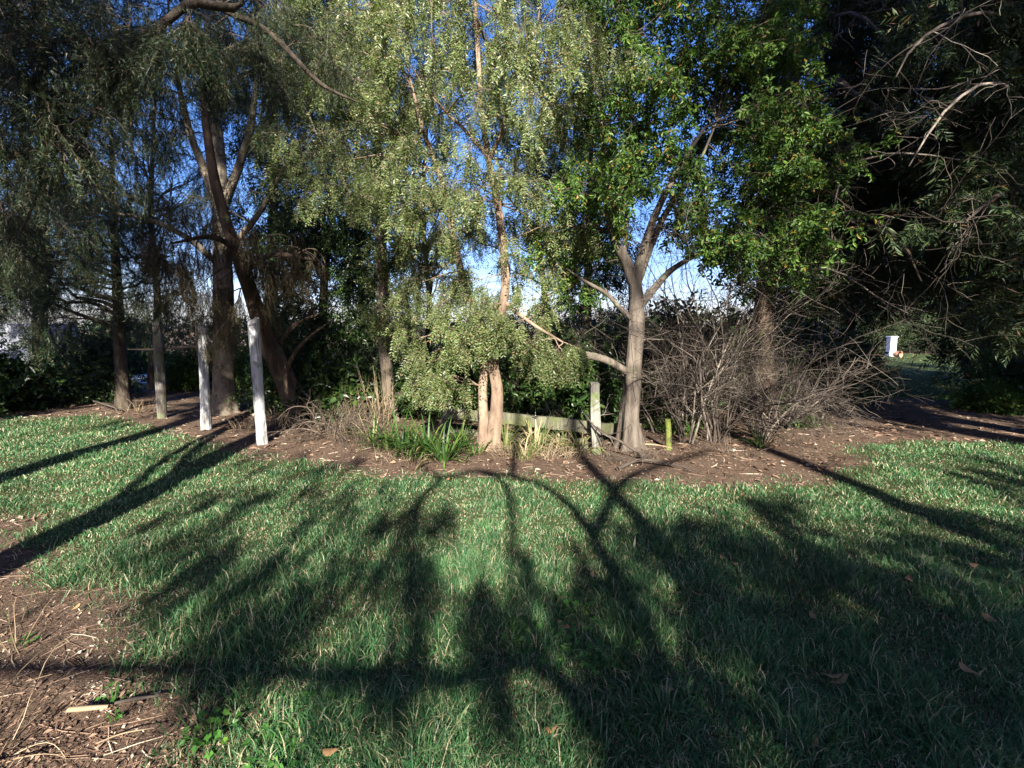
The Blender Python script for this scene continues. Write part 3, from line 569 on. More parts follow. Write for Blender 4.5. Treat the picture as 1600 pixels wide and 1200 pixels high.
# ------------------------------------------------------------------ shrubs
def leafy_shrub(name, label, cat, loc, rx, ry, h, tpl, size, leafm, n=40, group=None, nsp=3, droop=.1):
    root = empty(name, loc, label, cat, group); loc = np.asarray(loc, float)
    st = []; 
    for i in range(n):
        a = rng.uniform(0, 6.28); rr = math.sqrt(rng.uniform(0, 1)); top = loc + np.array([rx * rr * math.cos(a), ry * rr * math.sin(a), h * rng.uniform(.35, 1) * (1 - .45 * rr * rr)])
        b0 = loc + np.array([rx * .25 * rr * math.cos(a), ry * .25 * rr * math.sin(a), -.03]); mid_ = (b0 + top) / 2 + np.array([0, 0, .12 * h]) + rng.normal(size=3) * .06 * h
        t = np.linspace(0, 1, 7)[:, None]; st.append((1 - t) ** 2 * b0 + 2 * t * (1 - t) * mid_ + t * t * top)
    st = np.array(st); rd = np.tile(np.linspace(.014, .004, 7), (n, 1)); tk = Acc(); lf = Acc()
    V, f = tube_batch(st, rd, 4); tk.add(V, f4=f)
    q, r = spawn(st, rd, 7, (.2 * h, .42 * h), (.5, 1.2), (.2, 1), droop, .2, 5, .6, .006, .002); V, f = tube_batch(q, r, 3); tk.add(V, f4=f)
    q = q.copy(); q[..., 2] = np.maximum(q[..., 2], .03)
    sprays(lf, q, nsp, tpl, size, .15, .6, (.2, 1)); sprays(lf, st, 3, tpl, size, .1, .6, (.5, 1))
    tk.build('stems', M['twig'], root, loc); lf.build('foliage', leafm, root, loc, smooth=False); return root
def gp(px, Y): p = P(px, 500, Y); return (p[0], Y, 0.0)
for px, Y, rx, h, lm, tp, lab in ((655, 8.6, .7, 1.25, 'darkleaf', 'small', 'dark small-leaved bush behind the rail, left of the two-stemmed tree'),
        (735, 9.2, .8, 1.3, 'darkleaf', 'broad', 'dark broad-leaved bush directly behind the two-stemmed tree'),
        (825, 8.3, .8, 1.35, 'darkleaf', 'small', 'dark green bush behind the rail, right of the two-stemmed tree'),
        (890, 8.0, .65, 1.15, 'darkleaf', 'broad', 'leafy bush just left of the mossy fence post'),
        (455, 9.2, .6, 1.3, 'darkleaf', 'small', 'dark bush in the shade just right of the leaning trunk'), (530, 8.2, .5, .85, 'darkleaf', 'broad', 'low dark bush behind the dead twig heap'), (575, 8.9, .5, 1.1, 'greyleaf', 'small', 'grey green bush left of the slender trunk'),
        (555, 9.6, .8, 1.5, 'darkleaf', 'small', 'dark bush behind the dry stalks and slender trunk'),
        (60, 10.2, 1.5, 1.35, 'darkleaf', 'small', 'dark shaded bush in front of the ribbed iron fence'),
        (138, 11.5, .75, 1.75, 'darkleaf', 'small', 'tall rounded near-black bush left of the thin conifer'),
        (-60, 9.0, 1.2, 1.2, 'darkleaf', 'broad', 'low dark bush at the far left edge of the lawn'),
        (300, 12.5, .55, .9, 'laurel', 'small', 'bright leafy bush between the first two white posts'),
        (205, 17.5, 1.2, 1.4, 'laurel', 'small', 'sunlit green bush beyond the gravel road'),
        (330, 13, 1.0, 1.2, 'greyleaf', 'small', 'grey green bush behind the lichened trunk'),
        (425, 12, 1.0, 1.5, 'laurel', 'small', 'green bush behind the leaning trunk'),
        (1120, 9.5, 1.1, 2.3, 'darkleaf', 'broad', 'tall dark broad-leaved bush behind the bare twigs'),
        (1040, 9.5, .9, 1.9, 'darkleaf', 'broad', 'dark broad-leaved bush right of the forked trunk'),
        (960, 9.3, .8, 1.7, 'darkleaf', 'small', 'dark bush behind the forked trunk'),
        (1635, 10.0, 1.0, 1.9, 'laurel', 'small', 'bushy shrub with yellowish green leaves right of the lawn path'),
        (1700, 9.0, 1.0, 1.7, 'darkleaf', 'small', 'dark shrub at the right edge beside the path'),
        (1335, 13.5, .5, 1.0, 'greyleaf', 'broad', 'spiky grey green bush left of the lawn path'),
        (1290, 10.5, 1.0, 1.7, 'darkleaf', 'small', 'dark bush behind the right end of the bare twigs')):
    leafy_shrub('evergreen_shrub', lab, 'shrub', gp(px, Y), rx, rx * .8, h, tp, 1.25 + Y / 30, M[lm], 46)
leafy_shrub('groundcover_shrub', 'low bright green groundcover at the right edge of the path', 'shrub', gp(1570, 9.3), .75, .45, .4, 'small', 1.2, M['laurel'], 60)
leafy_shrub('groundcover_shrub', 'small low leafy groundcover beneath the bare twigs', 'shrub', gp(1065, 7.4), .35, .25, .2, 'small', .9, M['laurel'], 14)

def twiggy(name, label, loc, n, hgt, spread, m, cat='shrub', n2=7, n3=5, arch=.06, base_r=.15, leaf=None, r0=(.006, .02), group=None):
    root = empty(name, loc, label, cat, group); loc = np.asarray(loc, float)
    st = []; rd = []
    for i in range(n):
        a = rng.uniform(0, 6.28); p = loc + np.array([base_r * math.cos(a) * rng.uniform(0, 1), base_r * math.sin(a) * rng.uniform(0, 1), -.04])
        d = nrm(np.array([spread * math.cos(a) * rng.uniform(.1, 1), spread * math.sin(a) * rng.uniform(.1, 1), 1.0])); l = hgt * rng.uniform(.55, 1.15) / 11; q = [p]
        for k in range(11):
            d = nrm(d + rng.normal(size=3) * .13 + np.array([math.cos(a) * .04 * spread, math.sin(a) * .04 * spread, -arch * k / 6])); q.append(q[-1] + d * l)
        st.append(q); rr = rng.uniform(*r0); rd.append(np.linspace(rr, .003, 12))
    st = np.array(st); rd = np.array(rd); st[..., 2] = np.maximum(st[..., 2], -.04); A = Acc(); B = Acc()
    V, f = tube_batch(st, rd, 5); A.add(V, f4=f)
    q, r = spawn(st, rd, n2, (.14 * hgt, .44 * hgt), (.35, 1.2), (.12, .95), arch * .7, .16, 7, .6, .008, .0022); q[..., 2] = np.maximum(q[..., 2], .02); V, f = tube_batch(q, r, 3); B.add(V, f4=f)
    q2, r2 = spawn(q, r, n3, (.06 * hgt, .2 * hgt), (.4, 1.2), (.15, 1), arch * .6, .18, 5, .7, .004, .0018); q2[..., 2] = np.maximum(q2[..., 2], .02); V, f = tube_batch(q2, r2, 3); B.add(V, f4=f)
    A.build('stems', m, root, loc); B.build('twigs', m, root, loc)
    if leaf:
        C = Acc(); sprays(C, q2, 1, 'small', .6, .2, .6); C.build('foliage', leaf, root, loc, smooth=False)
    return root
for px, Y, n, h, sp, lab in ((1085, 6.7, 13, 3.2, .34, 'bare grey twiggy shrub nearest the mossy stump'), (1130, 6.75, 15, 3.3, .38, 'dense bare shrub of tangled grey twigs in front of the dark cypress'),
        (1205, 6.9, 13, 1.9, .7, 'low spreading bare shrub arching right towards the path'), (1235, 7.5, 9, 2.0, .85, 'bare shrub with long thin twigs reaching over the dirt path'), (1290, 8.2, 7, 2.0, .9, 'few long arching twigs reaching towards the lawn path'), (1040, 7.3, 9, 1.7, .8, 'sparse bare shrub just behind the forked trunk')):
    twiggy('bare_shrub', lab, gp(px, Y), n, h, sp, M['twig_grey'], n2=11, n3=7, arch=.03)
twiggy('dead_twig_heap', 'low tangled heap of dead brown twigs beside the leaning trunk', gp(525, 7.1), 30, .95, 1.2, M['twig'], 'shrub', 7, 5, .2, .4)
twiggy('dead_twig_heap', 'small dark tangle of twigs at the foot of the forked trunk', gp(1005, 5.75), 12, .35, 2.5, M['twig'], 'shrub', 6, 4, .25, .25, r0=(.003, .007))
twiggy('bare_shrub', 'wispy bare twigs between the mossy fence post and the two-stemmed tree', gp(885, 6.6), 9, .9, .9, M['twig_grey'], 'shrub', 6, 4, .1)
twiggy('bare_sapling', 'two thin bare stems standing on the dirt right of the strap leaves', gp(1322, 7.05), 3, .32, .5, M['twig_grey'], 'sapling', 3, 2, .0, .1, r0=(.004, .006))

# dry stalks
def stalks(name, label, cat, loc, n, h, spread, m, wob=.06, rad=.12, r=.004, lean=(0, 0)):
    a = Acc(); loc = np.asarray(loc, float); K = 7; q = []
    for i in range(n):
        th = rng.uniform(0, 6.28); p = loc + np.array([math.cos(th), math.sin(th), 0]) * rad * rng.uniform(0, 1); d = nrm(np.array([math.cos(th) * spread * rng.uniform(0, 1) + lean[0], math.sin(th) * spread * rng.uniform(0, 1) + lean[1], 1])); l = h * rng.uniform(.4, 1.1) / (K - 1); c = [p - [0, 0, .02]]
        for k in range(K - 1):
            d = nrm(d + rng.normal(size=3) * wob + np.array([0, 0, -.05 * k * spread])); c.append(c[-1] + d * l)
        q.append(c)
    q = np.array(q); q[..., 2] = np.maximum(q[..., 2], -.02); rr = np.tile(np.linspace(r, r * .35, K), (n, 1)) * rng.uniform(.6, 1.4, (n, 1))
    V, f = tube_batch(q, rr, 3); a.add(V - 0, f4=f); o = a.build(name, m, None, loc); tag(o, label, cat); return o
stalks('dry_stalks', 'upright bundle of pale dead stalks against the slender trunk', 'dead plant', gp(592, 7.7), 46, 1.05, .45, M['straw'], .08, .2, .006, (-.12, 0))
stalks('dry_stalks', 'bleached dead stalks in front of the lower rail', 'dead plant', gp(845, 5.9), 60, .38, 1.2, M['straw'], .12, .35, .0035)
stalks('dry_stalks', 'brown dead stems in the shade between leaning trunk and slender trunk', 'dead plant', gp(500, 7.4), 60, .6, .9, M['twig'], .12, .4, .004)
stalks('dry_stalks', 'tall dry stems behind the dead twig heap', 'dead plant', gp(555, 7.6), 50, .8, .7, M['straw'], .1, .35, .004)
stalks('dry_stalks', 'low dead stems on the soil in front of the forked trunk', 'dead plant', gp(960, 5.6), 50, .3, 1.3, M['twig'], .14, .4, .003)
stalks('dry_stalks', 'low dead stems on the soil below the bare shrubs', 'dead plant', gp(1140, 6.1), 60, .25, 1.4, M['twig'], .14, .5, .003)
stalks('dry_stalks', 'reddish dry stems right of the strap leaves by the path', 'dead plant', gp(1240, 6.7), 50, .25, 1.4, M['twig'], .14, .5, .003)
stalks('dry_stalks', 'bleached grass stalks just right of the twin trunks', 'dead plant', gp(800, 5.8), 70, .3, 1.4, M['straw'], .13, .3, .003)
stalks('dry_stalks', 'bleached grass stalks left of the mossy fence post', 'dead plant', gp(890, 5.85), 60, .3, 1.3, M['straw'], .13, .3, .003)
stalks('dry_stalks', 'brown dead stems at the front of the dead twig heap', 'dead plant', gp(560, 6.3), 60, .45, .9, M['twig'], .12, .35, .004)
stalks('dry_stalks', 'dry stems among the strap leaves left of the twin trunks', 'dead plant', gp(630, 5.6), 50, .35, 1.1, M['straw'], .12, .35, .003)
stalks('dry_stalks', 'pale bent grass stalks in the bottom left corner', 'dead plant', (G(-40, 1190)[0], G(-40, 1190)[1], 0), 20, .45, 1.6, M['straw'], .1, .12, .003)
stalks('dry_stalks', 'thin dry stems standing on the soil at the left edge', 'dead plant', (*G(20, 1010)[:2], 0), 10, .45, 1.0, M['straw'], .08, .1, .003)
stalks('dry_stalks', 'short dry stubble between second and third white posts', 'dead plant', gp(372, 7.6), 40, .28, 1.2, M['straw'], .12, .3, .003)
stalks('dry_stalks', 'short dry grass behind the base of the third white post', 'dead plant', gp(420, 7.9), 40, .4, .5, M['straw'], .1, .15, .004)
stalks('dry_stalks', 'short dry stalks around the base of the thin conifer', 'dead plant', gp(200, 9.0), 40, .3, .8, M['straw'], .1, .3, .004)

def strap(name, label, loc, n, L, wd, m, cat='plant', rad=.12, up=1.4):
    loc = np.asarray(loc, float); K = 7; a_ = Acc()
    th = rng.uniform(0, 6.28, n); o_ = np.stack([np.cos(th), np.sin(th), 0 * th], 1); sd = np.stack([-np.sin(th), np.cos(th), 0 * th], 1)
    p = loc + o_ * rad * rng.uniform(0, 1, (n, 1)); d = nrm(o_ * rng.uniform(.2, 1, (n, 1)) + np.array([0, 0, 1]) * rng.uniform(.5, up, (n, 1))); l = (L * rng.uniform(.55, 1.15, (n, 1))) / (K - 1); pts = [p - [0, 0, .02]]
    g_ = rng.uniform(.05, .3, (n, 1))
    for k in range(K - 1):
        d = nrm(d + np.array([0, 0, -1]) * g_ * (.4 + k * .35) + rng.normal(size=(n, 3)) * .03); q = pts[-1] + d * l; q[:, 2] = np.maximum(q[:, 2], .01); pts.append(q)
    pts = np.stack(pts, 1); wv = np.array([.7, .95, 1, .95, .8, .5, .04]) * wd; ww = rng.uniform(.7, 1.2, (n, 1)) * wv[None]
    nv = np.array([0, 0, 1.0])
    Lf = pts - sd[:, None] * ww[..., None] / 2 + nv * ww[..., None] * .25; Rt = pts + sd[:, None] * ww[..., None] / 2 + nv * ww[..., None] * .25
    V = np.stack([Lf, pts, Rt], 2).reshape(-1, 3); i = (np.arange(n)[:, None] * K + np.arange(K - 1)[None]).ravel() * 3
    a_.add(V, f4=np.concatenate([np.stack([i, i + 1, i + 4, i + 3], 1), np.stack([i + 1, i + 2, i + 5, i + 4], 1)]))
    o = a_.build(name, m, None, loc); tag(o, label, cat); return o
for px, Y, n, L_, wd, mm, lab in ((665, 5.85, 60, .62, .028, 'strap', 'dark strap-leaved clump left of the two-stemmed tree'), (715, 6.2, 46, .55, .026, 'strap', 'upright strap-leaved clump close beside the two-stemmed trunk'), (622, 6.1, 46, .6, .026, 'strap', 'arching strap-leaved clump with brown tips below the slender trunk'),
        (575, 6.6, 40, .5, .022, 'strap_dry', 'half dry strap-leaved clump beside the dead twig heap'), (838, 6.25, 60, .55, .022, 'strap_dry', 'pale yellow green strap-leaved clump before the fence rail'), (880, 6.3, 34, .45, .02, 'strap_dry', 'thin strap-leaved clump between pale clump and mossy post'),
        (1258, 7.5, 34, .42, .024, 'strap', 'strap-leaved clump in a sunny patch right of the bare shrubs'), (1285, 7.6, 24, .36, .024, 'strap', 'smaller strap-leaved clump rightmost beneath the bare twigs'), (1203, 6.3, 30, .34, .018, 'strap', 'dark strap-leaved clump under the low spreading bare shrub'),
        (1372, 13.2, 40, .9, .05, 'strap_dry', 'spiky strap-leaved plant left of the lawn path'), (690, 5.6, 50, .5, .026, 'strap', 'strap-leaved clump at the front of the bed left of the twin trunks'), (640, 5.75, 40, .42, .022, 'strap', 'low strap-leaved clump at the bed edge below the slender trunk'), (600, 6.2, 44, .5, .024, 'strap', 'dark strap-leaved clump in front of the slender trunk'), (820, 5.75, 40, .35, .018, 'strap_dry', 'short pale strap-leaved clump right of the twin trunks'),
        (910, 6.0, 34, .4, .018, 'strap_dry', 'narrow pale strap-leaved clump at the foot of the mossy post'), (790, 6.3, 36, .5, .02, 'strap_dry', 'pale strap-leaved clump against the rail beside the twin trunks'), (740, 5.9, 20, .3, .022, 'strap', 'short strap leaves at the foot of the two-stemmed trunk')):
    strap('strap_leaf_clump', lab, gp(px, Y), n, L_, wd, M[mm])
# grass-like tussocks standing out of the lawn
for px, py, n, L_, lab in ((1195, 960, 60, .17, 'dark grass tussock in the shaded lawn'), (600, 1110, 50, .14, 'sunlit grass tussock near the bottom centre'), (1040, 1120, 50, .14, 'bright grass tussock at the bottom right of centre'), (950, 1030, 30, .13, 'small grass tussock beside the broad-leaved weeds'), (1250, 1180, 40, .15, 'grass tussock at the bottom edge right of centre')):
    g = G(px, py); strap('grass_tussock', lab, (g[0], g[1], hz(g[0], g[1])), n, L_, .006, M['grass'], 'grass tuft', .07, 1.6)
def weed(label, px, py, n, size, rad, h=.06):
    g = G(px, py); loc = np.array([g[0], g[1], float(hz(g[0], g[1]))]); a_ = Acc()
    for i in range(n):
        th = rng.uniform(0, 6.28); rr = rad * math.sqrt(rng.uniform(0, 1)); p = loc + np.array([math.cos(th) * rr, math.sin(th) * rr, rng.uniform(.3, 1) * h])
        nv = nrm(np.array([rng.normal() * .35, rng.normal() * .35 - .15, 1.])); u = nrm(np.cross(nv, [math.sin(th), -math.cos(th), .1])); v = np.cross(nv, u); s = size * rng.uniform(.6, 1.25)
        k = 9; an = np.linspace(-2.6, 2.6, k); rl = s * (.5 + .14 * np.cos(an * 4.2)); V = [p - u * 0 ] + [p + u * (s * .25) + (u * math.cos(t_) + v * math.sin(t_)) * r_ + nv * (.15 * abs(math.sin(t_)) * s) for t_, r_ in zip(an, rl)]
        a_.add(np.array(V), f3=[(0, j, j + 1) for j in range(1, k)])
        V, f = tube_batch(np.array([[loc + (p - loc) * [.6, .6, -.1], (p + loc) / 2, p]]), np.array([[.0015, .0015, .001]]), 3); a_.add(V, f4=f)
    tag(a_.build('broadleaf_weed', M['weed'], None, loc, False), label, 'weed')
for args in [(q_[0], q_[1], q_[2], q_[3], q_[4] * .62, q_[5]) for q_ in (('patch of round-leaved weeds in the dark bare spot', 850, 1000, 46, .05, .2), ('lobed weeds right of the dark bare spot', 925, 1030, 30, .055, .13), ('leafy weeds above the long horizontal shadow', 900, 960, 26, .045, .15), ('bright weeds at the bottom edge left of centre', 440, 1165, 44, .05, .14), ('weeds beside the soil at the lower left', 330, 1140, 30, .045, .1),
             ('small weeds on bare soil above the white stick', 175, 1085, 12, .03, .06), ('lone sprig of weed near the end of the white stick', 175, 1112, 8, .028, .03), ('few weed leaves on soil at the left', 30, 1000, 12, .03, .08), ('weeds in the lower right shade', 1010, 1000, 22, .04, .12), ('weeds by the bottom edge in sun patch', 480, 1110, 26, .045, .1))]:
    weed(*args)

# ------------------------------------------------------------------ posts, rails, fence
def wood_mat(name, paint, wood, algae, thr=.5, alg_amt=.55):
    m, n, b, L = mat(name)
    t = noise(n, 30, 5, .6, sx=(1, 1, .05)); t2 = noise(n, 7, 4, .6, sx=(1, 1, .35)); t3 = noise(n, 3.2, 4, .6)
    r1 = ramp(n, [(thr - .06, (0, 0, 0)), (thr + .04, (1, 1, 1))]); ad = n.nodes.new('ShaderNodeMath'); ad.operation = 'MULTIPLY_ADD'; ad.inputs[1].default_value = .5; L.new(t.outputs[0], ad.inputs[0])
    ml = n.nodes.new('ShaderNodeMath'); ml.operation = 'MULTIPLY'; ml.inputs[1].default_value = .5; L.new(t2.outputs[0], ml.inputs[0]); L.new(ml.outputs[0], ad.inputs[2]); L.new(ad.outputs[0], r1.inputs[0])
    wr_ = ramp(n, [(.35, tuple(c * .35 for c in wood)), (.65, wood)]); L.new(t.outputs[0], wr_.inputs[0])
    c = mixc(n, r1.outputs[0], paint, wr_.outputs[0]); r3 = ramp(n, [(alg_amt, (0, 0, 0)), (alg_amt + .08, (1, 1, 1))]); L.new(t3.outputs[0], r3.inputs[0])
    c = mixc(n, r3.outputs[0], c, algae); L.new(c, b.inputs['Base Color']); b.inputs['Roughness'].default_value = .85; bump(n, L, b, t.outputs[0], .5, .012); return m
M['whitepost'] = wood_mat('flaking_white_paint', (.46, .47, .475), (.2, .19, .175), (.2, .22, .14), .55, .58)
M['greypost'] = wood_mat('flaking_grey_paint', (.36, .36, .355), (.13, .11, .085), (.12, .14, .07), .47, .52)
M['mossrail'] = wood_mat('mossy_timber', (.15, .15, .095), (.10, .09, .065), (.09, .10, .04), .5, .5)
M['mosspost'] = wood_mat('mossy_grey_timber', (.22, .215, .18), (.14, .13, .11), (.10, .12, .05), .5, .5)
M['mossstump'] = wood_mat('bright_moss_timber', (.13, .155, .03), (.07, .065, .025), (.12, .16, .02), .5, .45)
def post(name, label, b, t_, w_, m, cat='post', round_=True, slant=.0, taper=.92):
    b = np.asarray(b, float); t_ = np.asarray(t_, float); b = b - np.array([0, 0, .08]); A = Acc(); K = 26; sd = 14 if round_ else 4
    u = np.linspace(0, 1, K)[:, None]; c = b + (t_ - b) * u + np.stack([np.sin(u[:, 0] * 5 + rng.uniform(0, 6)) * .006, np.sin(u[:, 0] * 4 + rng.uniform(0, 6)) * .006, 0 * u[:, 0]], 1)
    an = np.arange(sd) / sd * 2 * np.pi + (0 if round_ else np.pi / 4); rr = w_ / 2 * (1 if round_ else 1.414) * (1 - (1 - taper) * u) * (1 + .05 * np.sin(u * rng.uniform(4, 9) + rng.uniform(0, 6)) + rng.normal(size=(1, sd)) * (.035 if round_ else .01) + (rng.normal(size=(K, sd)) * .02 + .05 * np.sin(3 * an + 1)[None] * (1 if round_ else 0)))
    V = c[:, None, :] + np.stack([np.cos(an)[None] * rr, np.sin(an)[None] * rr, np.zeros((K, sd))], 2); V[-1, :, 2] += slant * np.cos(an) + rng.normal(size=sd) * .012
    k = (np.arange(K - 1)[:, None] * sd); s = np.arange(sd)[None]; f = np.stack([k + s, k + (s + 1) % sd, k + sd + (s + 1) % sd, k + sd + s], -1).reshape(-1, 4)
    A.add(V.reshape(-1, 3), f4=f); top = V[-1]; A.add(np.vstack([top, top.mean(0) + [0, 0, .012]]), f3=[(j, (j + 1) % sd, sd) for j in range(sd)])
    o = A.build(name, m, None, (b[0], b[1], 0), smooth=False); tag(o, label, cat); return o
post('white_post', 'flaking white post nearest the lawn, third from the left', G(410, 691), P(395, 499, 6.65), .15, M['whitepost'], slant=.03)
Yb = G(321, 666)[1]; post('white_post', 'bright white post in front of the lichened trunk', G(321, 666), P(317, 510, Yb), .155, M['whitepost'])
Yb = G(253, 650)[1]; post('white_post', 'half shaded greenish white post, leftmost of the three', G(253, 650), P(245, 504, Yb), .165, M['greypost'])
post('short_post', 'short pale post in the dark between leaning trunk and slender trunk', gp(520, 9.4), P(519, 585, 9.4), .13, M['whitepost'])
post('mossy_stump', 'short round-topped stump post covered in bright green moss', G(1045, 696), P(1043, 656, G(1045, 696)[1]), .085, M['mossstump'], taper=.85)
# low rail fence
fb = G(931, 704); fr = empty('rail_fence', (fb[0], fb[1], 0), 'mossy low timber rail fence ending at a grey green post', 'fence')
def beam(name, p0, p1, hh, dd, m, parent, base, seg=24):
    A = Acc(); p0 = np.asarray(p0, float); p1 = np.asarray(p1, float); u = np.linspace(0, 1, seg)[:, None]; c = p0 + (p1 - p0) * u; c[:, 2] += np.sin(u[:, 0] * 4) * .008
    s = nrm(np.cross(p1 - p0, [0, 0, 1.])); off = [(-1, -1), (1, -1), (1, 1), (-1, 1)]
    V = np.stack([c + s * (o[0] * dd / 2) + np.array([0, 0, 1]) * (o[1] * hh / 2) + rng.normal(size=(seg, 3)) * .003 for o in off], 1)
    k = np.arange(seg - 1)[:, None] * 4; ss = np.arange(4)[None]; A.add(V.reshape(-1, 3), f4=np.concatenate([np.stack([k + ss, k + (ss + 1) % 4, k + 4 + (ss + 1) % 4, k + 4 + ss], -1).reshape(-1, 4), [[0, 1, 2, 3], [seg * 4 - 4, seg * 4 - 3, seg * 4 - 2, seg * 4 - 1]]]))
    return A.build(name, m, parent, base, False)
base = np.array([fb[0], fb[1], 0])
pp = post('post', None, fb, P(929, 597, fb[1]), .125, M['mosspost'], None, False); pp.parent = fr; pp.location = (0, 0, 0)
e_ = P(690, 500, 7.2); pq = post('post', None, (e_[0], 7.2, 0), P(700, 620, 7.2), .12, M['mosspost'], None, False); pq.parent = fr; pq.location = (e_[0] - fb[0], 7.2 - fb[1], 0)
beam('rail', P(690, 645, 7.12), P(935, 668, fb[1] + .1), .16, .045, M['mossrail'], fr, base)
beam('rail', P(690, 676, 7.12), P(935, 694, fb[1] + .1), .12, .045, M['mossrail'], fr, base)
beam('rail', P(925, 672, fb[1] + .1), P(1000, 668, fb[1] + 1.3), .15, .045, M['mossrail'], fr, base)
# corrugated iron fence at the far left
def corrugated(label, x0, x1, y, h, m):
    root = empty('iron_fence', (x0, y, 0), label, 'fence'); A = Acc(); n = int((x1 - x0) / .019); X = np.linspace(x0, x1, n); D = .018 * np.sin(np.arange(n) * np.pi / 2 )
    V = np.concatenate([np.stack([X, y + D, np.zeros(n) - .05], 1), np.stack([X, y + D, np.zeros(n) + h], 1)]); i = np.arange(n - 1); A.add(V, f4=np.stack([i, i + 1, i + 1 + n, i + n], 1))
    A.add(V + [0, .004, 0], f4=np.stack([i + n, i + 1 + n, i + 1, i], 1)); A.build('sheet', m, root, (x0, y, 0), False)
    pm = plain_mat('pale_timber', [(0, (.42, .38, .3)), (1, (.52, .47, .38))]); p_ = post('post', None, (x1 + .1, y - .02, 0), (x1 + .1, y - .02, h + .05), .2, pm, None, False); p_.parent = root; p_.location = (x1 + .1 - x0, -.02, 0)
    return root
m, n, b, L = mat('pale_painted_iron'); t = noise(n, 2.5, 5); r = ramp(n, [(.3, (.3, .32, .37)), (.7, (.45, .47, .52))]); L.new(t.outputs[0], r.inputs[0]); L.new(r.outputs[0], b.inputs['Base Color']); b.inputs['Roughness'].default_value = .5
x1 = P(108, 500, 15)[0]; corrugated('pale corrugated iron fence behind the dark bushes at the far left', x1 - 9, x1, 15.0, 1.72, m)
# gravel road strip behind the trees on the left
m, n, b, L = mat('pale_gravel'); t = noise(n, 50, 5, .7); r = ramp(n, [(.3, (.3, .3, .31)), (.7, (.5, .5, .52))]); L.new(t.outputs[0], r.inputs[0]); L.new(r.outputs[0], b.inputs['Base Color']); b.inputs['Roughness'].default_value = .95
A = Acc(); X = np.linspace(-14.5, -3, 60); yy = np.linspace(13.6, 16.2, 8); gx, gy = np.meshgrid(X, yy); A.add(np.stack([gx.ravel(), gy.ravel(), hz(gx.ravel(), gy.ravel()) + .02], 1), f4=[(j * 60 + i, j * 60 + i + 1, (j + 1) * 60 + i + 1, (j + 1) * 60 + i) for j in range(7) for i in range(59)])
tag(A.build('gravel_road', m), kind='structure')
# clipped hedge beyond
def hedge(label, x0, x1, y, h, d, m):
    root = empty('clipped_hedge', ((x0 + x1) / 2, y, 0), label, 'hedge'); n = int((x1 - x0) * 200); p = np.stack([rng.uniform(x0, x1, n), y + rng.uniform(-d / 2, d / 2, n), h * rng.uniform(0, 1, n) ** .7], 1)
    f_ = rng.uniform(size=n) < .5; p[f_, 1] = y - d / 2 + rng.normal(size=f_.sum()) * .06; f2 = (~f_) & (rng.uniform(size=n) < .6); p[f2, 2] = h + rng.normal(size=f2.sum()) * .05
    Q = np.stack([p, p + rng.normal(size=p.shape) * .1], 1); A = Acc(); sprays(A, Q, 1, 'small', 2.2, 0, .8, (0, 1)); A.build('foliage', m, root, root.location, False)
    B = Acc(); nb2 = int((x1 - x0) * 2); q = np.zeros((nb2, 4, 3)); q[..., 0] = np.linspace(x0 + .2, x1 - .2, nb2)[:, None] + rng.normal(size=(nb2, 4)) * .06; q[..., 1] = y + rng.normal(size=(nb2, 4)) * .06; q[..., 2] = np.linspace(-.05, h * .85, 4)[None]
    V, f = tube_batch(q, np.tile(np.linspace(.05, .015, 4), (nb2, 1)), 5); B.add(V, f4=f); B.build('stems', M['bark_dark'], root, root.location); return root
hedge('dark flat-topped hedge beyond the gravel road', P(150, 500, 20)[0], P(700, 500, 20)[0], 20, 1.72, 1.2, M['darkleaf'])
hedge('lower dark hedge seen behind the two-stemmed and forked trees', P(700, 500, 17)[0], P(1060, 500, 17)[0], 17, 1.75, 1.0, M['darkleaf'])
hedge('dark hedge behind the white pillar at the end of the lawn path', P(1340, 500, 30)[0], P(1560, 500, 30)[0], 30, 1.5, 1.0, M['cypress'])
# pillar and pot at the end of the path
Yp = 27.0; px_ = P(1396.5, 500, Yp)[0]; rp = empty('white_pillar', (px_, Yp, 0), 'small sunlit white pillar at the end of the lawn path', 'pillar')
m, n, b, L = mat('white_render'); t = noise(n, 6, 4); r = ramp(n, [(.3, (.68, .68, .68)), (.7, (.82, .82, .82))]); L.new(t.outputs[0], r.inputs[0]); L.new(r.outputs[0], b.inputs['Base Color']); b.inputs['Roughness'].default_value = .7
def box(name, c, s, m, parent, base, bev=.02):
    bpy_me = bpy.data.meshes.new(name); import bmesh; bm = bmesh.new(); bmesh.ops.create_cube(bm, size=1)
    for v in bm.verts: v.co = (v.co.x * s[0], v.co.y * s[1], v.co.z * s[2])
    bmesh.ops.bevel(bm, geom=bm.edges[:], offset=bev, segments=2, affect='EDGES'); 
    for v in bm.verts: v.co = (v.co.x + c[0] - base[0], v.co.y + c[1] - base[1], v.co.z + c[2] - base[2])
    bm.to_mesh(bpy_me); bm.free(); bpy_me.materials.append(m); o = bpy.data.objects.new(name, bpy_me); COL.objects.link(o); o.parent = parent; return o
bb = (px_, Yp, 0); box('shaft', (px_, Yp, .53), (.35, .35, 1.06), m, rp, bb); box('cap', (px_, Yp, 1.08), (.43, .43, .08), m, rp, bb); box('plinth', (px_, Yp, .07), (.42, .42, .18), m, rp, bb)
Yq = 25.5; qx = P(1407, 500, Yq)[0]; A = Acc(); prof = [(0, .13), (.02, .14), (.12, .175), (.25, .2), (.36, .205), (.38, .225), (.43, .225), (.43, .195), (.36, .18), (.2, .17), (.05, .12)]
K = len(prof); sd = 20; an = np.arange(sd) / sd * 2 * np.pi
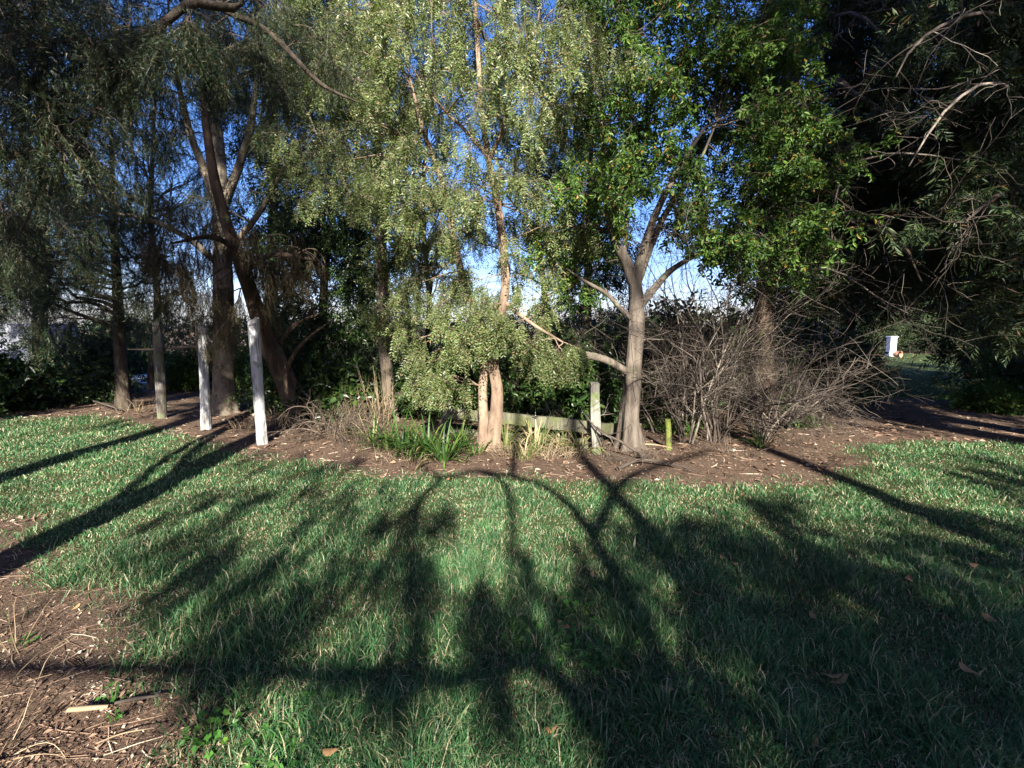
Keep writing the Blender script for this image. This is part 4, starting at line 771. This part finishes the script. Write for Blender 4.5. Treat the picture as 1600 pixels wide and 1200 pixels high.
V = np.array([[(l - .2), .0 + r * math.cos(t_), .225 + r * math.sin(t_)] for l, r in prof for t_ in an]) * .8; rotz = R(-60); V = np.stack([V[:, 0] * math.cos(rotz) - V[:, 1] * math.sin(rotz), V[:, 0] * math.sin(rotz) + V[:, 1] * math.cos(rotz), V[:, 2]], 1)
k = np.arange(K - 1)[:, None] * sd; s = np.arange(sd)[None]; A.add(V + [qx, Yq, 0], f4=np.stack([k + s, k + (s + 1) % sd, k + sd + (s + 1) % sd, k + sd + s], -1).reshape(-1, 4))
A.add(np.vstack([V[:sd], V[:sd].mean(0)]) + [qx, Yq, 0], f3=[(j, (j + 1) % sd, sd) for j in range(sd)])
tag(A.build('terracotta_pot', plain_mat('terracotta', [(0, (.42, .2, .12)), (1, (.55, .3, .2))]), None, (qx, Yq, 0)), 'orange terracotta pot lying on its side by the white pillar', 'pot')

# fallen branches, sticks, leaves
def fallen(name, label, pts, m, cat='branch', kids=4, L_=(.15, .4)):
    A = Acc(); C = np.array(pts, float); loc = np.array([C[0, 0], C[0, 1], 0]); Sx = stem_tube(A, C, 8, lump=.1)
    if kids:
        q, r = spawn(Sx[None, :, :3], Sx[None, :, 3], kids, L_, (.4, 1), (.2, .95), 0, .15, 5, .6, .008, .002); q[..., 2] = np.maximum(q[..., 2], .01); V, f = tube_batch(q, r, 4); A.add(V, f4=f)
    tag(A.build(name, m, None, loc), label, cat)
def gz(px, py, z, r): g = G(px, py); return (g[0], g[1], g[2] + z, r)
fallen('fallen_branch', 'bare branch leaning across the mossy fence post to the ground', [(*P(908, 640, 6.0), .007), (*P(935, 672, 5.9), .012), (*P(970, 690, 5.8), .016), (*P(1005, 712, 5.72), .018), (*P(1030, 722, 5.65), .014)], M['twig_grey'], kids=8, L_=(.2, .5))
fallen('fallen_branch', 'thin pale branch lying on soil by the mossy stump', [gz(1002, 696, .02, .012), gz(1025, 698, .025, .012), gz(1050, 703, .02, .008)], M['straw'], kids=2)
fallen('fallen_branch', 'curved grey branch lying before the forked trunk', [gz(965, 735, .02, .02), gz(1000, 724, .04, .018), gz(1045, 728, .03, .014), gz(1085, 738, .02, .006)], M['twig_grey'], kids=5)
fallen('fallen_stick', 'short broken white stick on soil at the lower left', [gz(108, 1113, .012, .011), gz(135, 1112, .015, .011), gz(170, 1108, .012, .008)], M['straw'], 'stick', 0)
fallen('fallen_stick', 'thin grey stick lying on soil right of the white stick', [gz(180, 1102, .01, .006), gz(215, 1096, .014, .007), gz(250, 1090, .01, .004)], M['twig_grey'], 'stick', 1)
fallen('fallen_stick', 'long thin straw lying on soil at the bottom left', [gz(150, 1165, .008, .003), gz(190, 1150, .01, .003), gz(240, 1140, .008, .002)], M['straw'], 'stick', 0)
fallen('fallen_branch', 'dead branch lying under the bushes at the far left', [gz(145, 630, .05, .015), gz(165, 640, .1, .02), gz(190, 645, .06, .012)], M['twig_grey'], kids=4)
proto = None
for i, (px, py) in enumerate(((1545, 968), (1510, 1055), (1312, 1075), (1130, 876), (1148, 885), (1300, 1068), (1520, 880), (1390, 765), (1280, 735), (1440, 738), (700, 755), (1467, 1115), (1090, 935), (880, 985), (1270, 970), (515, 1180), (120, 950), (1040, 1088), (1270, 1180), (860, 1150), (1210, 700), (1255, 722), (980, 640), (925, 905), (1160, 775), (1420, 905))):
    g = G(px, py)
    if proto is None:
        A = Acc(); s = .055; nn = 10; t_ = np.linspace(0, 2 * np.pi, nn, endpoint=False); rim = np.stack([np.cos(t_) * s, np.sin(t_) * s * .55, .012 * np.cos(2 * t_) + .008 * np.sin(t_)], 1); rim[0, 0] *= 1.35
        A.add(np.vstack([rim, [[0, 0, -.003]]]), f3=[(j, (j + 1) % nn, nn) for j in range(nn)]); V, f = tube_batch(np.array([[[-s, 0, .01], [-s * 1.4, .004, .012], [-s * 1.8, .01, .005]]]), np.full((1, 3), .0012), 3); A.add(V, f4=f)
        o = proto = A.build('fallen_leaf', M['litterleaf'], None, (0, 0, 0), True)
    else: o = proto.copy(); COL.objects.link(o)
    o.location = (g[0], g[1], float(hz(g[0], g[1])) + .045); o.rotation_euler = (rng.normal() * .3, rng.normal() * .3, rng.uniform(0, 6.28)); sc_ = rng.uniform(.35, .7); o.scale = (sc_,) * 3
    tag(o, 'brown fallen leaf lying on the lawn', 'leaf', 'fallen leaves on the lawn')
print('objects', time.time() - T0)

# ------------------------------------------------------------------ trees standing behind the viewpoint, whose shade falls on the lawn, plus growth added to block sky light
def shadow(pts, yc): return np.array([[*cast(G(p[0], p[1]), yc), p[2]] for p in pts])
def spots(lst, yc, jit=.0): return [(*(cast(G(p[0], p[1]), yc + rng.uniform(-jit, jit))), p[2]) for p in lst]
def spots3(poly, Y, yc, n, rad, mind=40, jit=1.0):
    return [(*cast(P(c[0], c[1], Y), yc + rng.uniform(-jit, jit)), c[3]) for c in fill(poly, (Y, Y + .01), n, rad, mind)]
def sky_blocking_crown(n, xr, yr):
    """wide boughs added high over the lawn to block sky light, above the path of the light to the trees in view"""
    out = []
    for _ in range(n):
        x_, y_ = rng.uniform(*xr), rng.uniform(*yr); out.append((x_, y_, 8.2 + (7 - y_) * math.tan(R(ELEV)) * 1.01 + rng.uniform(0, 2), rng.uniform(.8, 1.2)))
    return out
def trunk_at(x, y, h, r): return np.array([[x, y, -.1, r * 1.5], [x, y, .25, r * 1.1], [x + .02, y, h * .3, r], [x - .03, y + .02, h * .6, r * .75], [x, y, h, r * .3]])
yc = -5.0
gx1 = G(1000, 950); X1 = cast(gx1, yc)[0]
t1_ = np.vstack([[X1, yc, -.1, .16], [X1, yc, .3, .11], [X1 - .02, yc, 2, .09], [X1 - .1, yc, 3.3, .075], shadow([(925, 840, .055), (850, 762, .042), (750, 736, .035), (690, 746, .03), (640, 716, .022), (560, 690, .012)], yc)])
t2_ = shadow([(925, 835, .06), (975, 752, .05), (1050, 720, .04), (1120, 700, .03)], yc); t3_ = shadow([(750, 736, .04), (790, 760, .035), (800, 830, .03), (790, 900, .012)], yc)
t4_ = shadow([(690, 746, .04), (655, 790, .035), (645, 850, .03), (625, 960, .012)], yc); t5_ = shadow([(800, 745, .05), (805, 690, .04), (800, 655, .02)], yc); t6_ = shadow([(655, 790, .03), (600, 830, .025), (560, 900, .01)], yc)
t7_ = np.vstack([[X1, yc, 2.9, .09], shadow([(870, 1060, .05), (700, 1056, .046), (450, 1052, .042), (200, 1048, .038), (0, 1048, .035), (-200, 1040, .015)], yc)])
ds = [(400, 815, .14), (480, 850, .14), (690, 800, .12), (745, 870, .13), (590, 915, .13), (350, 785, .13), (660, 850, .12), (450, 930, .13), (380, 740, .2), (470, 745, .22), (560, 742, .2), (430, 780, .2), (520, 785, .22), (580, 825, .18), (450, 860, .16), (530, 890, .16), (620, 785, .14), (800, 850, .16), (860, 810, .22), (560, 700, .25), (480, 690, .25), (860, 930, .2), (910, 880, .25), (640, 930, .12), (720, 960, .12)]
tree('shade_tree', 'bare-limbed tree standing behind the viewpoint, shading the middle of the lawn', 'tree', [t1_, t2_, t3_, t4_, t5_, t6_, t7_], [], 'small', 1.25, M['darkleaf'], M['bark_dark'], nb=6, nt=4, nsp=1, droop=.8, down=1.2, rnd=.4, branch_r=.012, clumps3=[(*q_[:3], q_[3] * 1.6) for q_ in spots(ds, yc, 1.5)])
rs_ = [(960, 800, .35), (1040, 810, .4), (1110, 850, .45), (1200, 890, .4), (1290, 880, .4), (1390, 880, .4), (1480, 800, .45), (1580, 790, .5), (1300, 960, .3), (1400, 990, .3), (1240, 1040, .35), (1340, 1110, .35), (1500, 1090, .35), (1570, 1010, .35), (1450, 1180, .35), (1010, 930, .3), (900, 960, .2),
       (1150, 960, .3), (1100, 1020, .2), (1600, 1180, .4), (1180, 1150, .25), (1550, 1150, .4), (1500, 720, .4), (1640, 900, .5), (1000, 790, .35), (980, 860, .3), (1080, 900, .3), (1700, 760, .6), (1420, 1080, .3), (1380, 1180, .3), (1150, 1100, .3), (1060, 1160, .22), (1300, 1170, .35), (960, 1010, .22), (1180, 830, .3), (1440, 830, .35), (1560, 850, .3), (1640, 730, .4), (1230, 1120, .25), (1600, 1090, .3)]
yc = -6.0; X2 = cast(G(1700, 900), yc)[0]
tree('shade_tree', 'tall leafy tree behind the viewpoint, shading the right of the lawn', 'tree', [trunk_at(X2, yc, 15, .13)], [], 'card', .6, M['darkleaf'], M['bark_dark'], nb=6, nt=3, nsp=2, droop=.5, down=1.0, branch_r=.012,
     clumps3=spots(rs_, yc, .8) + spots3([(1280, -60), (1750, -60), (1750, 640), (1350, 640), (1290, 450)], 8, yc, 62, .55, 46))
yc = -7.0; X3 = cast(G(965, 850), yc)[0]
tree('shade_tree', 'thin-crowned tall tree behind the viewpoint, dappling the forked trunk', 'tree', [trunk_at(X3 + .3, yc, 15, .09)], [], 'card', .5, M['darkleaf'], M['bark_dark'], nb=4, nt=4, nsp=2,
     clumps3=spots3([(960, -60), (1250, -60), (1270, 450), (1180, 560), (1060, 640), (960, 500), (1000, 250)], 7, yc, 24, .45, 60))
yc = -3.0; X4 = cast(G(0, 745), yc)[0]
tree('shade_tree', 'dark conifer behind the viewpoint, shading the far left', 'tree', [trunk_at(X4, yc, 14, .17)], [], 'card', .6, M['needle'], M['bark_dark'], nb=5, nt=4, nsp=3,
     clumps3=spots3([(-200, -60), (430, -60), (480, 150), (430, 250), (250, 270), (180, 400), (100, 460), (-200, 600)], 8, yc, 66, .55, 40) + spots3([(-160, -60), (300, -60), (200, 190), (80, 330), (-160, 420)], 5, yc, 28, .5, 46))
tree('sky_blocking_tree', 'tall unseen tree added behind the viewpoint, its wide high crown blocking sky light', 'tree', [np.array([[9, -10, -.1, .6], [9, -10, .5, .45], [8.8, -9.8, 6, .38], [8, -9, 12, .3], [6, -7, 17, .22], [2, -4, 19.5, .15], [-3, -2, 19, .1], [-8, 0, 18, .06]])], [], 'card', 1.5, M['darkleaf'], M['bark_dark'],
     nb=5, nt=4, nsp=2, clumps3=sky_blocking_crown(300, (-14, 15), (-8, 5.5)))  # tree added out of view to block overhead sky light and deepen the shade
for x_, y_, lab in ((-11.5, 1.5, 'broad unseen conifer added outside the left of the view to block sky light'), (-13, -5, 'broad unseen conifer added behind the viewpoint on the left to block sky light'), (12, .5, 'broad unseen conifer added outside the right of the view to block sky light'), (14, -6, 'broad unseen conifer added behind the viewpoint on the right to block sky light')):
    tree('sky_blocking_conifer', lab, 'tree', [trunk_at(x_, y_, 14, .25)], [], 'card', 1.0, M['cypress'], M['bark_dark'], nb=5, nt=4, nsp=2,
         clumps3=[(x_ + (3.2 - .18 * z_) * math.cos(t_), y_ + (3.2 - .18 * z_) * math.sin(t_), z_, .9) for z_, t_ in zip(rng.uniform(.8, 13.5, 70), rng.uniform(0, 6.28, 70))])  # conifers added out of view to block sky light from the sides
hedge('tall dark unseen hedge added behind the viewpoint to block low sky light', -13, 14, -10, 5.0, 1.6, M['cypress'])  # hedge added out of view to block low sky light on the sun side
print('built', time.time() - T0, sum(len(o.data.polygons) for o in bpy.data.objects if o.type == 'MESH'))
